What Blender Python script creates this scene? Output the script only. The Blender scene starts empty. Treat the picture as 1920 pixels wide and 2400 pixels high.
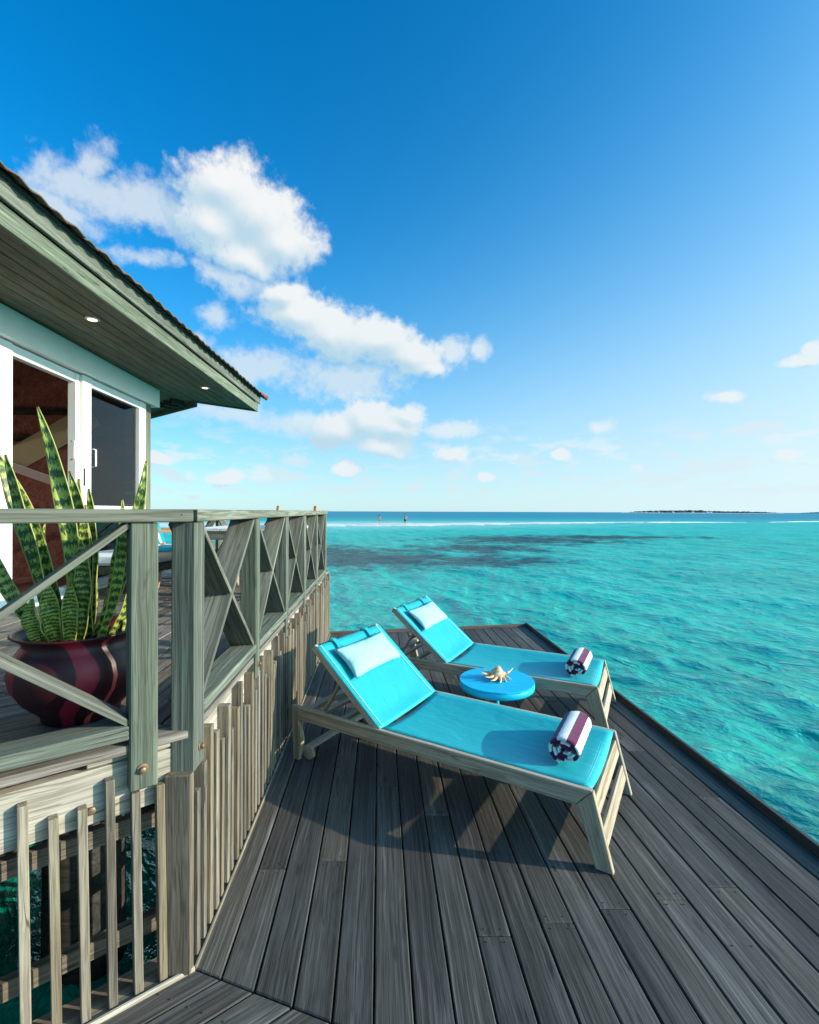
import bpy, bmesh, math, random
import numpy as np
from mathutils import Vector, Matrix
random.seed(7); RNG = np.random.default_rng(11)
S = bpy.context.scene; COL = S.collection

# ------------------------------------------------------------------ camera, sky, sun, exposure
EYE = 2.15                                   # metres above the lagoon
cam = bpy.data.objects.new('camera', bpy.data.cameras.new('camera')); COL.objects.link(cam)
cam.data.sensor_fit = 'HORIZONTAL'; cam.data.sensor_width = 36; cam.data.lens = 21.0
cam.data.clip_start = 0.05; cam.data.clip_end = 20000
cam.location = (0, 0, EYE); cam.rotation_euler = (math.radians(89.93), math.radians(-0.2), 0)
S.camera = cam
SUN_AZ, SUN_EL = math.radians(98), math.radians(18)
SUNV = Vector((math.sin(SUN_AZ)*math.cos(SUN_EL), math.cos(SUN_AZ)*math.cos(SUN_EL), math.sin(SUN_EL)))
sl = bpy.data.lights.new('sun', 'SUN'); sl.energy = 3.5; sl.angle = math.radians(0.53); sl.color = (1.0, 0.88, 0.70)
sun = bpy.data.objects.new('sun', sl); COL.objects.link(sun)
sun.rotation_euler = SUNV.to_track_quat('Z', 'Y').to_euler(); sun.location = (30, -4, 12)
S.view_settings.view_transform = 'Standard'; S.view_settings.look = 'None'
S.view_settings.exposure = 0.75; S.view_settings.gamma = 1
S.cycles.use_denoising = True; S.cycles.max_bounces = 8; S.cycles.transparent_max_bounces = 12
S.cycles.caustics_reflective = False; S.cycles.caustics_refractive = False
S.cycles.sample_clamp_indirect = 6

CLOUD_DENSE = [(-0.374,0.563,0.093,0.056),(-0.311,0.536,0.105,0.063),(-0.258,0.504,0.083,0.05),(-0.327,0.469,0.096,0.037),(-0.397,0.51,0.076,0.047),(-0.262,0.421,0.058,0.029),(-0.228,0.384,0.093,0.046),(-0.151,0.358,0.105,0.054),(-0.071,0.337,0.098,0.048),(0.009,0.314,0.08,0.036),(0.036,0.292,0.054,0.021),(-0.089,0.188,0.075,0.047),(-0.151,0.165,0.07,0.039),(-0.027,0.171,0.067,0.035),(0.0,0.2,0.04,0.027),(-0.054,0.132,0.067,0.026),(0.091,0.117,0.04,0.022),(-0.123,0.089,0.037,0.016),(-0.365,0.072,0.041,0.017),(0.305,0.115,0.023,0.014),(0.158,0.076,0.021,0.011),(0.584,0.198,0.032,0.014),(0.69,0.244,0.029,0.013),(0.703,0.256,0.015,0.02),(0.674,0.095,0.017,0.008),(-0.479,0.1,0.024,0.014)]
CLOUD_THIN = [(-.418,.318,.03,.016),(-.445,.505,.07,.04),(-.35,.43,.07,.025),(-0.578,0.511,0.081,0.037),(-0.506,0.506,0.096,0.036),(-0.581,0.554,0.026,0.026),(-0.62,0.47,0.053,0.029),(-0.303,0.431,0.037,0.03),(0.151,0.327,0.023,0.019),(0.089,0.325,0.035,0.028),(-0.142,0.267,0.131,0.045),(-0.295,0.282,0.098,0.035),(-0.39,0.366,0.028,0.023),(-0.228,0.171,0.102,0.022),(0.08,0.167,0.071,0.019),(-0.359,0.185,0.094,0.023),(-0.262,0.068,0.058,0.015),(-0.456,0.071,0.035,0.013),(0.378,0.16,0.023,0.011),(0.539,0.13,0.028,0.008),(0.626,0.137,0.041,0.009),(0.449,0.086,0.013,0.008),(0.539,0.083,0.017,0.014),(0.512,0.065,0.014,0.006),(0.085,0.048,0.016,0.009),(0.146,0.048,0.01,0.009),(0.004,0.053,0.027,0.011),(-0.124,0.048,0.048,0.009),(-0.424,0.033,0.015,0.006),(0.481,0.055,0.018,0.006),(-0.228,0.103,0.034,0.012),(-0.506,0.431,0.062,0.014),(-0.071,0.373,0.044,0.015)]

class NT:
    """small helper around a node tree"""
    def __init__(s, tree): s.t = tree; s.n = tree.nodes; s.l = tree.links
    def new(s, typ, **kw):
        n = s.n.new(typ)
        for k, v in kw.items(): setattr(n, k, v)
        return n
    def put(s, sock, v):
        if v is None: return
        if isinstance(v, bpy.types.NodeSocket): s.l.new(v, sock)
        else: sock.default_value = v
    def math(s, op, a, b=None, c=None, clamp=False):
        n = s.new('ShaderNodeMath', operation=op, use_clamp=clamp)
        for i, v in enumerate((a, b, c)): s.put(n.inputs[i], v)
        return n.outputs[0]
    def vmath(s, op, a, b=None, c=None):
        n = s.new('ShaderNodeVectorMath', operation=op)
        for i, v in enumerate((a, b, c)): s.put(n.inputs[i], v)
        return n.outputs['Value'] if op in ('LENGTH', 'DOT_PRODUCT', 'DISTANCE') else n.outputs[0]
    def mix(s, f, a, b, blend='MIX'):
        n = s.new('ShaderNodeMix', data_type='RGBA', blend_type=blend)
        s.put(n.inputs[0], f)
        for sock, v in ((n.inputs[6], a), (n.inputs[7], b)):
            if isinstance(v, tuple) and len(v) == 3: v = v + (1,)
            s.put(sock, v)
        return n.outputs[2]
    def smooth(s, x, lo, hi, a=0.0, b=1.0):
        n = s.new('ShaderNodeMapRange', interpolation_type='SMOOTHSTEP')
        for i, v in enumerate((x, lo, hi, a, b)): s.put(n.inputs[i], v)
        return n.outputs[0]
    def noise(s, vec, scale=5., detail=4., rough=.5, dist=0., col=False):
        n = s.new('ShaderNodeTexNoise')
        s.put(n.inputs['Vector'], vec); s.put(n.inputs['Scale'], scale); s.put(n.inputs['Detail'], detail)
        s.put(n.inputs['Roughness'], rough); s.put(n.inputs['Distortion'], dist)
        return n.outputs[1] if col else n.outputs[0]
    def xyz(s, v):
        n = s.new('ShaderNodeSeparateXYZ'); s.put(n.inputs[0], v); return n.outputs
    def comb(s, x=0., y=0., z=0.):
        n = s.new('ShaderNodeCombineXYZ')
        for i, v in enumerate((x, y, z)): s.put(n.inputs[i], v)
        return n.outputs[0]
    def bump(s, h, strength=.3, dist=.01, normal=None):
        n = s.new('ShaderNodeBump'); s.put(n.inputs['Height'], h)
        s.put(n.inputs['Strength'], strength); s.put(n.inputs['Distance'], dist)
        if normal: s.l.new(normal, n.inputs['Normal'])
        return n.outputs[0]

def cloud_group(name, lumps, k):
    g = bpy.data.node_groups.new(name, 'ShaderNodeTree')
    g.interface.new_socket('P', in_out='INPUT', socket_type='NodeSocketVector')
    g.interface.new_socket('F', in_out='OUTPUT', socket_type='NodeSocketFloat')
    t = NT(g); gi = t.new('NodeGroupInput'); go = t.new('NodeGroupOutput'); F = None
    for az, el, rx, ry in lumps:
        d = t.vmath('LENGTH', t.vmath('MULTIPLY_ADD', gi.outputs[0], (1/rx, 1/ry, 0), (-az/rx, -el/ry, 0)))
        F = d if F is None else t.math('SMOOTH_MIN', F, d, k)
    F = t.math('SUBTRACT', 1.0, F)
    g.links.new(F, go.inputs[0]); return g

w = bpy.data.worlds.new('World'); S.world = w; w.use_nodes = True
w.cycles.sampling_method = 'MANUAL'; w.cycles.sample_map_resolution = 512
W = NT(w.node_tree); W.n.clear()
sky = W.new('ShaderNodeTexSky', sky_type='NISHITA'); sky.sun_disc = False
sky.sun_elevation = SUN_EL; sky.sun_rotation = SUN_AZ
sky.air_density = 1.0; sky.dust_density = 0.3; sky.ozone_density = 6.0; sky.altitude = 0
tc = W.new('ShaderNodeTexCoord'); D3 = tc.outputs['Generated']
dx, dy, dz = W.xyz(D3)
az = W.math('ARCTAN2', dx, dy); el = W.math('ARCSINE', dz)
P0 = W.comb(az, el, 0.)
wa = W.vmath('SUBTRACT', W.noise(P0, 7, 3, col=True), (.5, .5, .5))
wb = W.vmath('SUBTRACT', W.noise(P0, 26, 5, .55, col=True), (.5, .5, .5))
PW = W.vmath('MULTIPLY_ADD', wa, (.06, .05, 0), P0)
PW = W.vmath('MULTIPLY_ADD', wb, (.02, .018, 0), PW)
fb = W.noise(P0, 13, 6, .55)
gd = cloud_group('cloud_dense', CLOUD_DENSE, .55); gt = cloud_group('cloud_thin', CLOUD_THIN, .25)
def grp(g, p):
    n = W.new('ShaderNodeGroup'); n.node_tree = g; W.l.new(p, n.inputs[0]); return n.outputs[0]
Fd = grp(gd, PW); Fs = grp(gd, W.vmath('ADD', PW, (.016, .026, 0))); Ft = grp(gt, PW)
bil = W.math('ABSOLUTE', W.math('MULTIPLY_ADD', W.noise(PW, 19, 5, .5), 2., -1.)); fbc = W.math('SUBTRACT', W.math('MULTIPLY_ADD', bil, .4, fb), .57)
fine = W.math('SUBTRACT', W.noise(P0, 48, 4, .6), .5)
Fdn = W.math('MULTIPLY_ADD', fine, .75, W.math('MULTIPLY_ADD', fbc, 1.25, Fd))
a_d = W.smooth(Fdn, -.2, .4)
Ftn = W.math('MULTIPLY_ADD', fine, 1.3, W.math('MULTIPLY_ADD', fbc, 2.0, Ft))
a_t = W.math('MULTIPLY', W.smooth(Ftn, -.5, .7), .8)
# small low clouds all round the horizon
lowv = W.comb(W.math('MULTIPLY', az, 9.), W.math('MULTIPLY', el, 26.), 0.)
lown = W.noise(lowv, 1.6, 6, .55)
band = W.math('MULTIPLY', W.smooth(el, .015, .05), W.smooth(el, .2, .1))
a_l = W.math('MULTIPLY', W.math('MULTIPLY', W.smooth(lown, .47, .66), band), .7)
alpha = W.math('MAXIMUM', W.math('MAXIMUM', a_d, a_t), a_l)
lit = W.math('ADD', W.math('MULTIPLY', W.math('SUBTRACT', Fd, Fs), .9), .58)
lit = W.math('MULTIPLY_ADD', W.math('SUBTRACT', bil, .3), .28, lit)
lit = W.math('MAXIMUM', lit, W.math('SUBTRACT', .6, W.math('MULTIPLY', a_d, .9)))
lit = W.smooth(lit, .15, .95)
hs = W.new('ShaderNodeHueSaturation'); hs.inputs['Saturation'].default_value = 1.25; hs.inputs['Value'].default_value = 1.1
W.l.new(sky.outputs[0], hs.inputs['Color'])
# low haze over the sea, brighter towards the sun's side
cosg = W.vmath('DOT_PRODUCT', D3, (math.sin(SUN_AZ), math.cos(SUN_AZ), 0.))
glow = W.math('POWER', W.math('MULTIPLY_ADD', cosg, .5, .5, clamp=True), 2.0)
hh_ = W.math('DIVIDE', W.math('MAXIMUM', el, 0.), W.math('MULTIPLY_ADD', glow, .6, .24))
hz = W.math('POWER', 2.718, W.math('MULTIPLY', W.math('POWER', hh_, 1.6), -1.))
hz = W.math('MULTIPLY', hz, W.math('MULTIPLY_ADD', glow, .4, .74), clamp=True)
cyan = W.mix(1., hs.outputs[0], (.8, 1.13, .98), 'MULTIPLY')
hzc = W.mix(hz, (.7, 2.5, 3.5), (3.0, 3.6, 3.8))
base = W.mix(hz, cyan, hzc)
# hazy brightness round the sun itself, far outside the frame
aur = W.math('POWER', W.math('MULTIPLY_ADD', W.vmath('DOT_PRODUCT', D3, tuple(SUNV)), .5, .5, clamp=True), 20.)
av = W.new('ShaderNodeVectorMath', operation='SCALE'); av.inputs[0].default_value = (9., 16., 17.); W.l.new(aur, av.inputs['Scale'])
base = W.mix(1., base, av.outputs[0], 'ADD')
ccol = W.mix(lit, (2.0, 2.75, 3.25), (3.65, 3.7, 3.7)); ccol = W.mix(W.math('MULTIPLY', hz, .45), ccol, hzc)
def background(c):
    n = W.new('ShaderNodeBackground'); W.l.new(c, n.inputs['Color']); n.inputs['Strength'].default_value = SKY; return n.outputs[0]
SKY = 0.15
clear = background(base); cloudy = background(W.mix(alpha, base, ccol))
inside = W.math('MULTIPLY', W.math('LESS_THAN', W.math('ABSOLUTE', az), .85), W.math('LESS_THAN', W.math('ABSOLUTE', W.math('SUBTRACT', el, .34)), .34))
inside = W.math('MAXIMUM', inside, W.math('GREATER_THAN', band, 0.))
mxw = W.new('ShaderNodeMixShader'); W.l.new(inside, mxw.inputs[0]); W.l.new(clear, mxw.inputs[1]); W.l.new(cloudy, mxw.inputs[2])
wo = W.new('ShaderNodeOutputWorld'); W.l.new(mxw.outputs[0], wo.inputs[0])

# ------------------------------------------------------------------ builders
WMAT = {}
def tag(o, label=None, cat=None, group=None, kind=None):
    for k, v in (('label', label), ('category', cat), ('group', group), ('kind', kind)):
        if v: o[k] = v
    return o
def empty(name, loc=(0, 0, 0), rz=0., label=None, cat=None, group=None):
    o = bpy.data.objects.new(name, None); COL.objects.link(o); o.empty_display_size = .1
    o.location = loc; o.rotation_euler = (0, 0, rz)
    WMAT[o.name] = Matrix.Translation(loc) @ Matrix.Rotation(rz, 4, 'Z')
    return tag(o, label, cat, group)
def link(name, me, mat, parent=None, M=None):
    """link a mesh; M is its matrix in the WORLD, or in the parent's space when the parent carries 'local'"""
    o = bpy.data.objects.new(name, me); COL.objects.link(o)
    if mat and not me.materials: me.materials.append(mat)
    M = M or Matrix()
    if parent:
        o.parent = parent
        B = WMAT[parent.name].inverted() @ M
    else: B = M
    o.matrix_basis = B; WMAT[o.name] = M
    return o
def frame(origin, axis, up=(0, 0, 1)):
    x = Vector(axis).normalized(); z = Vector(up)
    if abs(x.dot(z.normalized())) > .98: z = Vector((1, 0, 0)) if abs(x.x) < .9 else Vector((0, 1, 0))
    y = z.cross(x).normalized(); z = x.cross(y).normalized()
    M = Matrix.Identity(4)
    for i in range(3): M[i][0] = x[i]; M[i][1] = y[i]; M[i][2] = z[i]; M[i][3] = origin[i]
    return M
def bm_mesh(bm, name, smooth=False):
    me = bpy.data.meshes.new(name); bm.normal_update(); bm.to_mesh(me); bm.free()
    if smooth:
        for p in me.polygons: p.use_smooth = True
    return me
def solid(name, poly, ext, mat, parent=None, axis=(1, 0, 0), ch=.003, up=(0, 0, 1), base=Matrix()):
    """bevelled prism: polygon poly (3D points) swept along ext; local X follows axis so that the grain runs along it.
    base: extra transform (for things built in their own space)"""
    pts = [Vector(p) for p in poly]; e = Vector(ext)
    c = sum(pts, Vector())/len(pts) + e/2
    F = frame(c, axis, up); Fi = F.inverted()
    bm = bmesh.new()
    a = [bm.verts.new(Fi @ p) for p in pts]; b = [bm.verts.new(Fi @ (p+e)) for p in pts]
    n = len(pts)
    bm.faces.new(a[::-1]); bm.faces.new(b)
    for i in range(n): bm.faces.new((a[i], a[(i+1) % n], b[(i+1) % n], b[i]))
    bmesh.ops.recalc_face_normals(bm, faces=bm.faces[:])
    if ch: bmesh.ops.bevel(bm, geom=bm.edges[:], offset=ch, segments=1, affect='EDGES', clamp_overlap=True)
    return link(name, bm_mesh(bm, name), mat, parent, base @ F)
def board(name, p0, p1, w, t, mat, parent=None, side=None, ch=.003, base=Matrix()):
    """straight board from p0 to p1, w wide along 'side', t thick along the third direction"""
    p0 = Vector(p0); p1 = Vector(p1); x = (p1-p0).normalized()
    s = Vector(side) if side else Vector((0, 0, 1)).cross(x)
    s = (s - x*s.dot(x)).normalized(); u = x.cross(s)
    q = [p0 - s*w/2 - u*t/2, p0 + s*w/2 - u*t/2, p0 + s*w/2 + u*t/2, p0 - s*w/2 + u*t/2]
    return solid(name, q, p1-p0, mat, parent, x, ch, u, base)
def grid_mesh(name, fn, nu, nv, smooth=True, closed_u=False, uv=False):
    vs = []; fs = []
    for j in range(nv+1):
        for i in range(nu if closed_u else nu+1): vs.append(fn(i/nu, j/nv))
    row = nu if closed_u else nu+1
    for j in range(nv):
        for i in range(nu):
            i2 = (i+1) % row
            fs.append((j*row+i, j*row+i2, (j+1)*row+i2, (j+1)*row+i))
    me = bpy.data.meshes.new(name); me.from_pydata([tuple(v) for v in vs], [], fs)
    if uv:
        ul = me.uv_layers.new(name='UVMap')
        for li, lp in enumerate(me.loops):
            vi = lp.vertex_index; ul.data[li].uv = ((vi % row)/nu, (vi//row)/nv)
    if smooth:
        for p in me.polygons: p.use_smooth = True
    return me
def lathe(name, prof, seg=32, smooth=True, cap=True):
    bm = bmesh.new(); rings = []
    for r, z in prof:
        rings.append([bm.verts.new((r*math.cos(2*math.pi*i/seg), r*math.sin(2*math.pi*i/seg), z)) for i in range(seg)])
    for a, b in zip(rings, rings[1:]):
        for i in range(seg): bm.faces.new((a[i], a[(i+1) % seg], b[(i+1) % seg], b[i]))
    if cap: bm.faces.new(rings[0][::-1]); bm.faces.new(rings[-1])
    bmesh.ops.recalc_face_normals(bm, faces=bm.faces[:])
    return bm_mesh(bm, name, smooth)
def rod(name, p0, p1, r, mat, parent=None, seg=12, r1=None, base=Matrix()):
    p0 = Vector(p0); p1 = Vector(p1); L = (p1-p0).length; r1 = r if r1 is None else r1
    me = lathe(name, [(r*.9, 0), (r, min(.003, L*.1)), (r1, L-min(.003, L*.1)), (r1*.9, L)], seg)
    M = Matrix.Translation(p0) @ (p1-p0).to_track_quat('Z', 'Y').to_matrix().to_4x4()
    return link(name, me, mat, parent, base @ M)
def tube_path(bm, pts, radii, seg=8):
    pts = [Vector(p) for p in pts]; rings = []
    for i, p in enumerate(pts):
        d = (pts[min(i+1, len(pts)-1)] - pts[max(i-1, 0)]).normalized()
        a = d.cross(Vector((0, 0, 1)) if abs(d.z) < .9 else Vector((1, 0, 0))).normalized(); b = d.cross(a)
        rings.append([bm.verts.new(p + (a*math.cos(2*math.pi*k/seg) + b*math.sin(2*math.pi*k/seg))*radii[i]) for k in range(seg)])
    for a, b in zip(rings, rings[1:]):
        for k in range(seg): bm.faces.new((a[k], a[(k+1) % seg], b[(k+1) % seg], b[k]))
    bm.faces.new(rings[0][::-1]); bm.faces.new(rings[-1])
def clip(poly, p, n):
    """keep the side of the line through p where (q-p).n >= 0"""
    out = []
    for i in range(len(poly)):
        a, b = poly[i], poly[(i+1) % len(poly)]
        da = (a[0]-p[0])*n[0]+(a[1]-p[1])*n[1]; db = (b[0]-p[0])*n[0]+(b[1]-p[1])*n[1]
        if da >= 0: out.append(a)
        if (da >= 0) != (db >= 0):
            k = da/(da-db); out.append((a[0]+(b[0]-a[0])*k, a[1]+(b[1]-a[1])*k))
    return out
def area(poly):
    return abs(sum(poly[i][0]*poly[(i+1) % len(poly)][1]-poly[(i+1) % len(poly)][0]*poly[i][1] for i in range(len(poly))))/2

# ------------------------------------------------------------------ materials
def principled(name):
    m = bpy.data.materials.new(name); m.use_nodes = True; t = NT(m.node_tree)
    b = t.n['Principled BSDF']; return m, t, b
def plain(name, col, rough=.5, spec=.5, noise=.06, scale=8., metal=0., bump=0., bdist=.003):
    m, t, b = principled(name)
    o = t.new('ShaderNodeTexCoord').outputs['Object']; oi = t.new('ShaderNodeObjectInfo').outputs['Random']
    v = t.vmath('ADD', o, t.comb(t.math('MULTIPLY', oi, 31.), 0., 0.))
    n = t.noise(v, scale, 5, .6)
    c = t.mix(n, tuple(max(0, x*(1-noise*2)) for x in col), tuple(x*(1+noise*2) for x in col))
    t.put(b.inputs['Base Color'], c); b.inputs['Roughness'].default_value = rough
    b.inputs['Specular IOR Level'].default_value = spec; b.inputs['Metallic'].default_value = metal
    if bump: t.put(b.inputs['Normal'], t.bump(t.noise(v, scale*12, 3), bump, bdist))
    return m
def wood(name, dark, mid, light, rough=.75, fine=46., bumps=.45, stain=None, vary=.3, spec=.25, warp=.05):
    """weathered timber, grain along local X; every board differs by its random number"""
    m, t, b = principled(name)
    o = t.new('ShaderNodeTexCoord').outputs['Object']; oi = t.new('ShaderNodeObjectInfo').outputs['Random']
    off = t.comb(t.math('MULTIPLY', oi, 173.), t.math('MULTIPLY', oi, 71.), t.math('MULTIPLY', oi, 37.))
    v = t.vmath('ADD', o, off)
    wv = t.vmath('MULTIPLY_ADD', t.vmath('SUBTRACT', t.noise(v, 2.2, 2, col=True), (.5, .5, .5)), (0, warp, warp), v)
    g1 = t.noise(t.vmath('MULTIPLY', wv, (1.1, fine, fine)), 1., 5, .62)
    g2 = t.noise(t.vmath('MULTIPLY', wv, (4., fine*4, fine*4)), 1., 2, .5)
    g3 = t.noise(t.vmath('MULTIPLY', wv, (.6, 9, 9)), 1., 3, .5)
    bl = t.noise(t.vmath('MULTIPLY', v, (1.4, 4., 4.)), 1., 5, .65)
    g = t.math('ADD', t.math('MULTIPLY', g1, .7), t.math('MULTIPLY', g3, .3))
    c = t.mix(t.smooth(g, .34, .52), dark, mid)
    c = t.mix(t.smooth(g, .5, .7), c, light)
    c = t.mix(t.smooth(g2, .55, .35, 0., .5), c, tuple(x*.45 for x in dark))
    c = t.mix(t.smooth(bl, .52, .75, 0., .55), c, stain or light)
    ck = t.math('ABSOLUTE', t.math('SUBTRACT', t.noise(t.vmath('MULTIPLY', wv, (.9, 22, 22)), 1., 1, .4), .5))
    c = t.mix(t.math('MULTIPLY', t.smooth(ck, .014, .004, 0., .75), t.smooth(bl, .5, .6)), c, tuple(x*.3 for x in dark))
    kv = t.new('ShaderNodeTexVoronoi'); kv.inputs['Scale'].default_value = 1.; t.put(kv.inputs['Vector'], t.vmath('MULTIPLY', v, (2.3, 8., 8.)))
    c = t.mix(t.smooth(kv.outputs['Distance'], .13, .05, 0., .6), c, tuple(x*.7 for x in dark))
    hsv = t.new('ShaderNodeHueSaturation'); t.put(hsv.inputs['Color'], c)
    t.put(hsv.inputs['Value'], t.math('MULTIPLY_ADD', t.math('FRACT', t.math('MULTIPLY', oi, 7.31)), 2*vary, 1-vary))
    t.put(hsv.inputs['Saturation'], t.math('MULTIPLY_ADD', t.math('FRACT', t.math('MULTIPLY', oi, 3.77)), .5, .7))
    t.put(b.inputs['Base Color'], hsv.outputs[0])
    t.put(b.inputs['Roughness'], t.math('MULTIPLY_ADD', g1, .25, rough-.15)); b.inputs['Specular IOR Level'].default_value = spec
    h = t.math('ADD', t.math('MULTIPLY', g1, .7), t.math('MULTIPLY', g2, .3))
    t.put(b.inputs['Normal'], t.bump(h, bumps, .004))
    return m
M = {}
M['deck'] = wood('weathered_deck_timber', (.04, .034, .028), (.088, .08, .069), (.195, .187, .172), rough=.66, fine=75, stain=(.135, .134, .128), vary=.32, spec=.3, warp=.025)
M['deck2'] = wood('upper_deck_timber', (.09, .075, .06), (.2, .17, .145), (.36, .33, .3), fine=40, stain=(.28, .27, .25), vary=.2)
M['green'] = wood('green_stained_timber', (.068, .082, .06), (.16, .185, .142), (.31, .345, .275), fine=62, stain=(.2, .235, .18), vary=.12, bumps=.8, warp=.018)
M['rail'] = wood('green_rail_timber', (.105, .11, .083), (.185, .192, .15), (.29, .3, .245), fine=30, stain=(.22, .235, .185), vary=.08, bumps=.3, warp=.015)
M['picket'] = wood('bare_picket_timber', (.105, .083, .058), (.225, .19, .14), (.38, .335, .25), fine=52, stain=(.3, .28, .22), vary=.28, bumps=.7, warp=.03)
M['raw'] = wood('pale_beam_timber', (.25, .21, .155), (.45, .395, .31), (.6, .54, .45), fine=34, stain=(.5, .45, .36), vary=.1)
M['teak'] = wood('lounger_timber', (.32, .25, .17), (.5, .42, .31), (.64, .56, .44), fine=50, stain=(.55, .48, .37), vary=.08, bumps=.2, rough=.6, warp=.02)
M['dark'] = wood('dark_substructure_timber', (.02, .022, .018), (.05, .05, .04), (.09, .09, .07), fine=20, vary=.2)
M['soffit'] = wood('shade_toned_soffit_timber', (.10, .085, .052), (.16, .14, .09), (.22, .195, .135), fine=16, vary=.15, bumps=.2)  # same green timber as the fascia, with eave shade put into its colour
M['chairwood'] = wood('orange_teak', (.42, .2, .11), (.6, .32, .19), (.72, .45, .3), fine=30, vary=.1, bumps=.2)
M['roomwood'] = wood('red_brown_interior_timber', (.3, .115, .085), (.46, .2, .15), (.56, .28, .22), fine=14, vary=.15, bumps=.1)
M['white'] = plain('white_paint', (.76, .78, .75), .45, .4, .03, 5)
M['header'] = plain('pale_green_white_paint', (.95, .86, .79), .5, .35, .03, 4)
M['bolt'] = plain('rusty_galvanised_steel', (.3, .2, .13), .5, .5, .3, 60, metal=.6)
M['nail'] = plain('nail_head', (.1, .05, .04), .5, .5, .3, 60)
M['pillow'] = plain('pale_aqua_cotton', (.36, .68, .76), .85, .1, .03, .9, bump=.45, bdist=.03)
M['tile'] = plain('lichened_roof_tile', (.15, .115, .085), .9, .1, .45, 18, bump=.8)
M['ridge'] = plain('red_ridge_tile', (.30, .07, .05), .7, .3, .25, 12, bump=.4)
M['black'] = plain('black_plastic', (.015, .015, .015), .4)
M['steel'] = plain('brushed_steel', (.6, .6, .6), .3, .5, .05, 10, metal=.9)
M['bluepaint'] = plain('turquoise_blue_table_paint', (.0, .5, .8), .5, .3, .05, 6)
M['soil'] = plain('dark_potting_soil', (.03, .02, .015), .95, .1, .4, 40, bump=1.)
M['sheet'] = plain('white_cushion', (.78, .8, .8), .8, .2, .03)
M['curtain'] = plain('beige_curtain', (.62, .5, .28), .85, .1, .05)
M['net'] = plain('pale_interior_brace', (.75, .6, .52), .8, .1, .05)
M['sand'] = plain('white_coral_sand', (.78, .74, .66), .9, .1, .06, .4)
M['foam'] = plain('white_surf_foam', (.9, .92, .92), .9, .1, .05, 1.)
M['skin'] = plain('sunlit_skin', (.45, .24, .16), .6)
M['swim'] = plain('dark_navy_swim_shorts', (.02, .03, .06), .8)
M['bikini'] = plain('black_bikini', (.02, .02, .025), .8)
M['hair'] = plain('dark_hair', (.02, .013, .01), .6)

def fabric(name, col):
    m, t, b = principled(name)
    o = t.new('ShaderNodeTexCoord').outputs['Object']
    wx = t.math('SINE', t.math('MULTIPLY', t.xyz(o)[0], 2600.)); wy = t.math('SINE', t.math('MULTIPLY', t.xyz(o)[1], 2600.))
    n = t.noise(o, 5, 4, .6)
    c = t.mix(n, tuple(x*.88 for x in col), tuple(min(1, x*1.12) for x in col))
    t.put(b.inputs['Base Color'], c); b.inputs['Roughness'].default_value = .52
    b.inputs['Specular IOR Level'].default_value = .55; b.inputs['Specular Tint'].default_value = (.35, .95, 1., 1)
    nb = t.bump(t.noise(t.vmath('MULTIPLY', o, (1., 2.5, 1.)), 4.5, 3, .5, .6), .3, .03)
    t.put(b.inputs['Normal'], t.bump(t.math('MULTIPLY', wx, wy), .1, .002, nb))
    return m
M['sling'] = fabric('turquoise_sling_mesh', (.02, .41, .465))
M['hem'] = fabric('turquoise_hem', (.25, .7, .74))
M['cushion'] = fabric('turquoise_chair_canvas', (.0, .36, .47))
def terry(name, col):
    m, t, b = principled(name)
    o = t.new('ShaderNodeTexCoord').outputs['Object']
    n = t.noise(o, 260, 3, .7); n2 = t.noise(o, 40, 3, .6)
    c = t.mix(n, tuple(x*.85 for x in col), tuple(min(1, x*1.1) for x in col))
    t.put(b.inputs['Base Color'], c); b.inputs['Roughness'].default_value = .95; b.inputs['Specular IOR Level'].default_value = .05
    b.inputs['Sheen Weight'].default_value = .3
    t.put(b.inputs['Normal'], t.bump(t.math('ADD', n, n2), .7, .004)); return m
M['towel_w'] = terry('white_terry', (.85, .86, .86)); M['towel_m'] = terry('maroon_terry', (.14, .012, .07))
def glass(name, tint):
    m, t, b = principled(name); t.n.remove(b)
    tr = t.new('ShaderNodeBsdfTransparent'); tr.inputs[0].default_value = tint+(1,)
    gl = t.new('ShaderNodeBsdfGlossy'); gl.inputs['Roughness'].default_value = .01
    fr = t.new('ShaderNodeFresnel'); fr.inputs[0].default_value = 1.5
    bf = t.new('ShaderNodeNewGeometry').outputs['Backfacing']
    mx = t.new('ShaderNodeMixShader'); t.put(mx.inputs[0], t.math('MULTIPLY', fr.outputs[0], t.math('SUBTRACT', 1., bf))); t.l.new(tr.outputs[0], mx.inputs[1]); t.l.new(gl.outputs[0], mx.inputs[2])
    t.l.new(mx.outputs[0], t.n['Material Output'].inputs[0]); return m
M['glass'] = glass('tinted_door_glass', (.42, .46, .5)); M['glass2'] = glass('lightly_tinted_glass', (.93, .92, .9))
def lamp_mat():
    m, t, b = principled('warm_downlight'); b.inputs['Base Color'].default_value = (1, .85, .6, 1)
    b.inputs['Emission Color'].default_value = (1, .78, .45, 1); b.inputs['Emission Strength'].default_value = 1.6; return m
M['lamp'] = lamp_mat()
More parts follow.
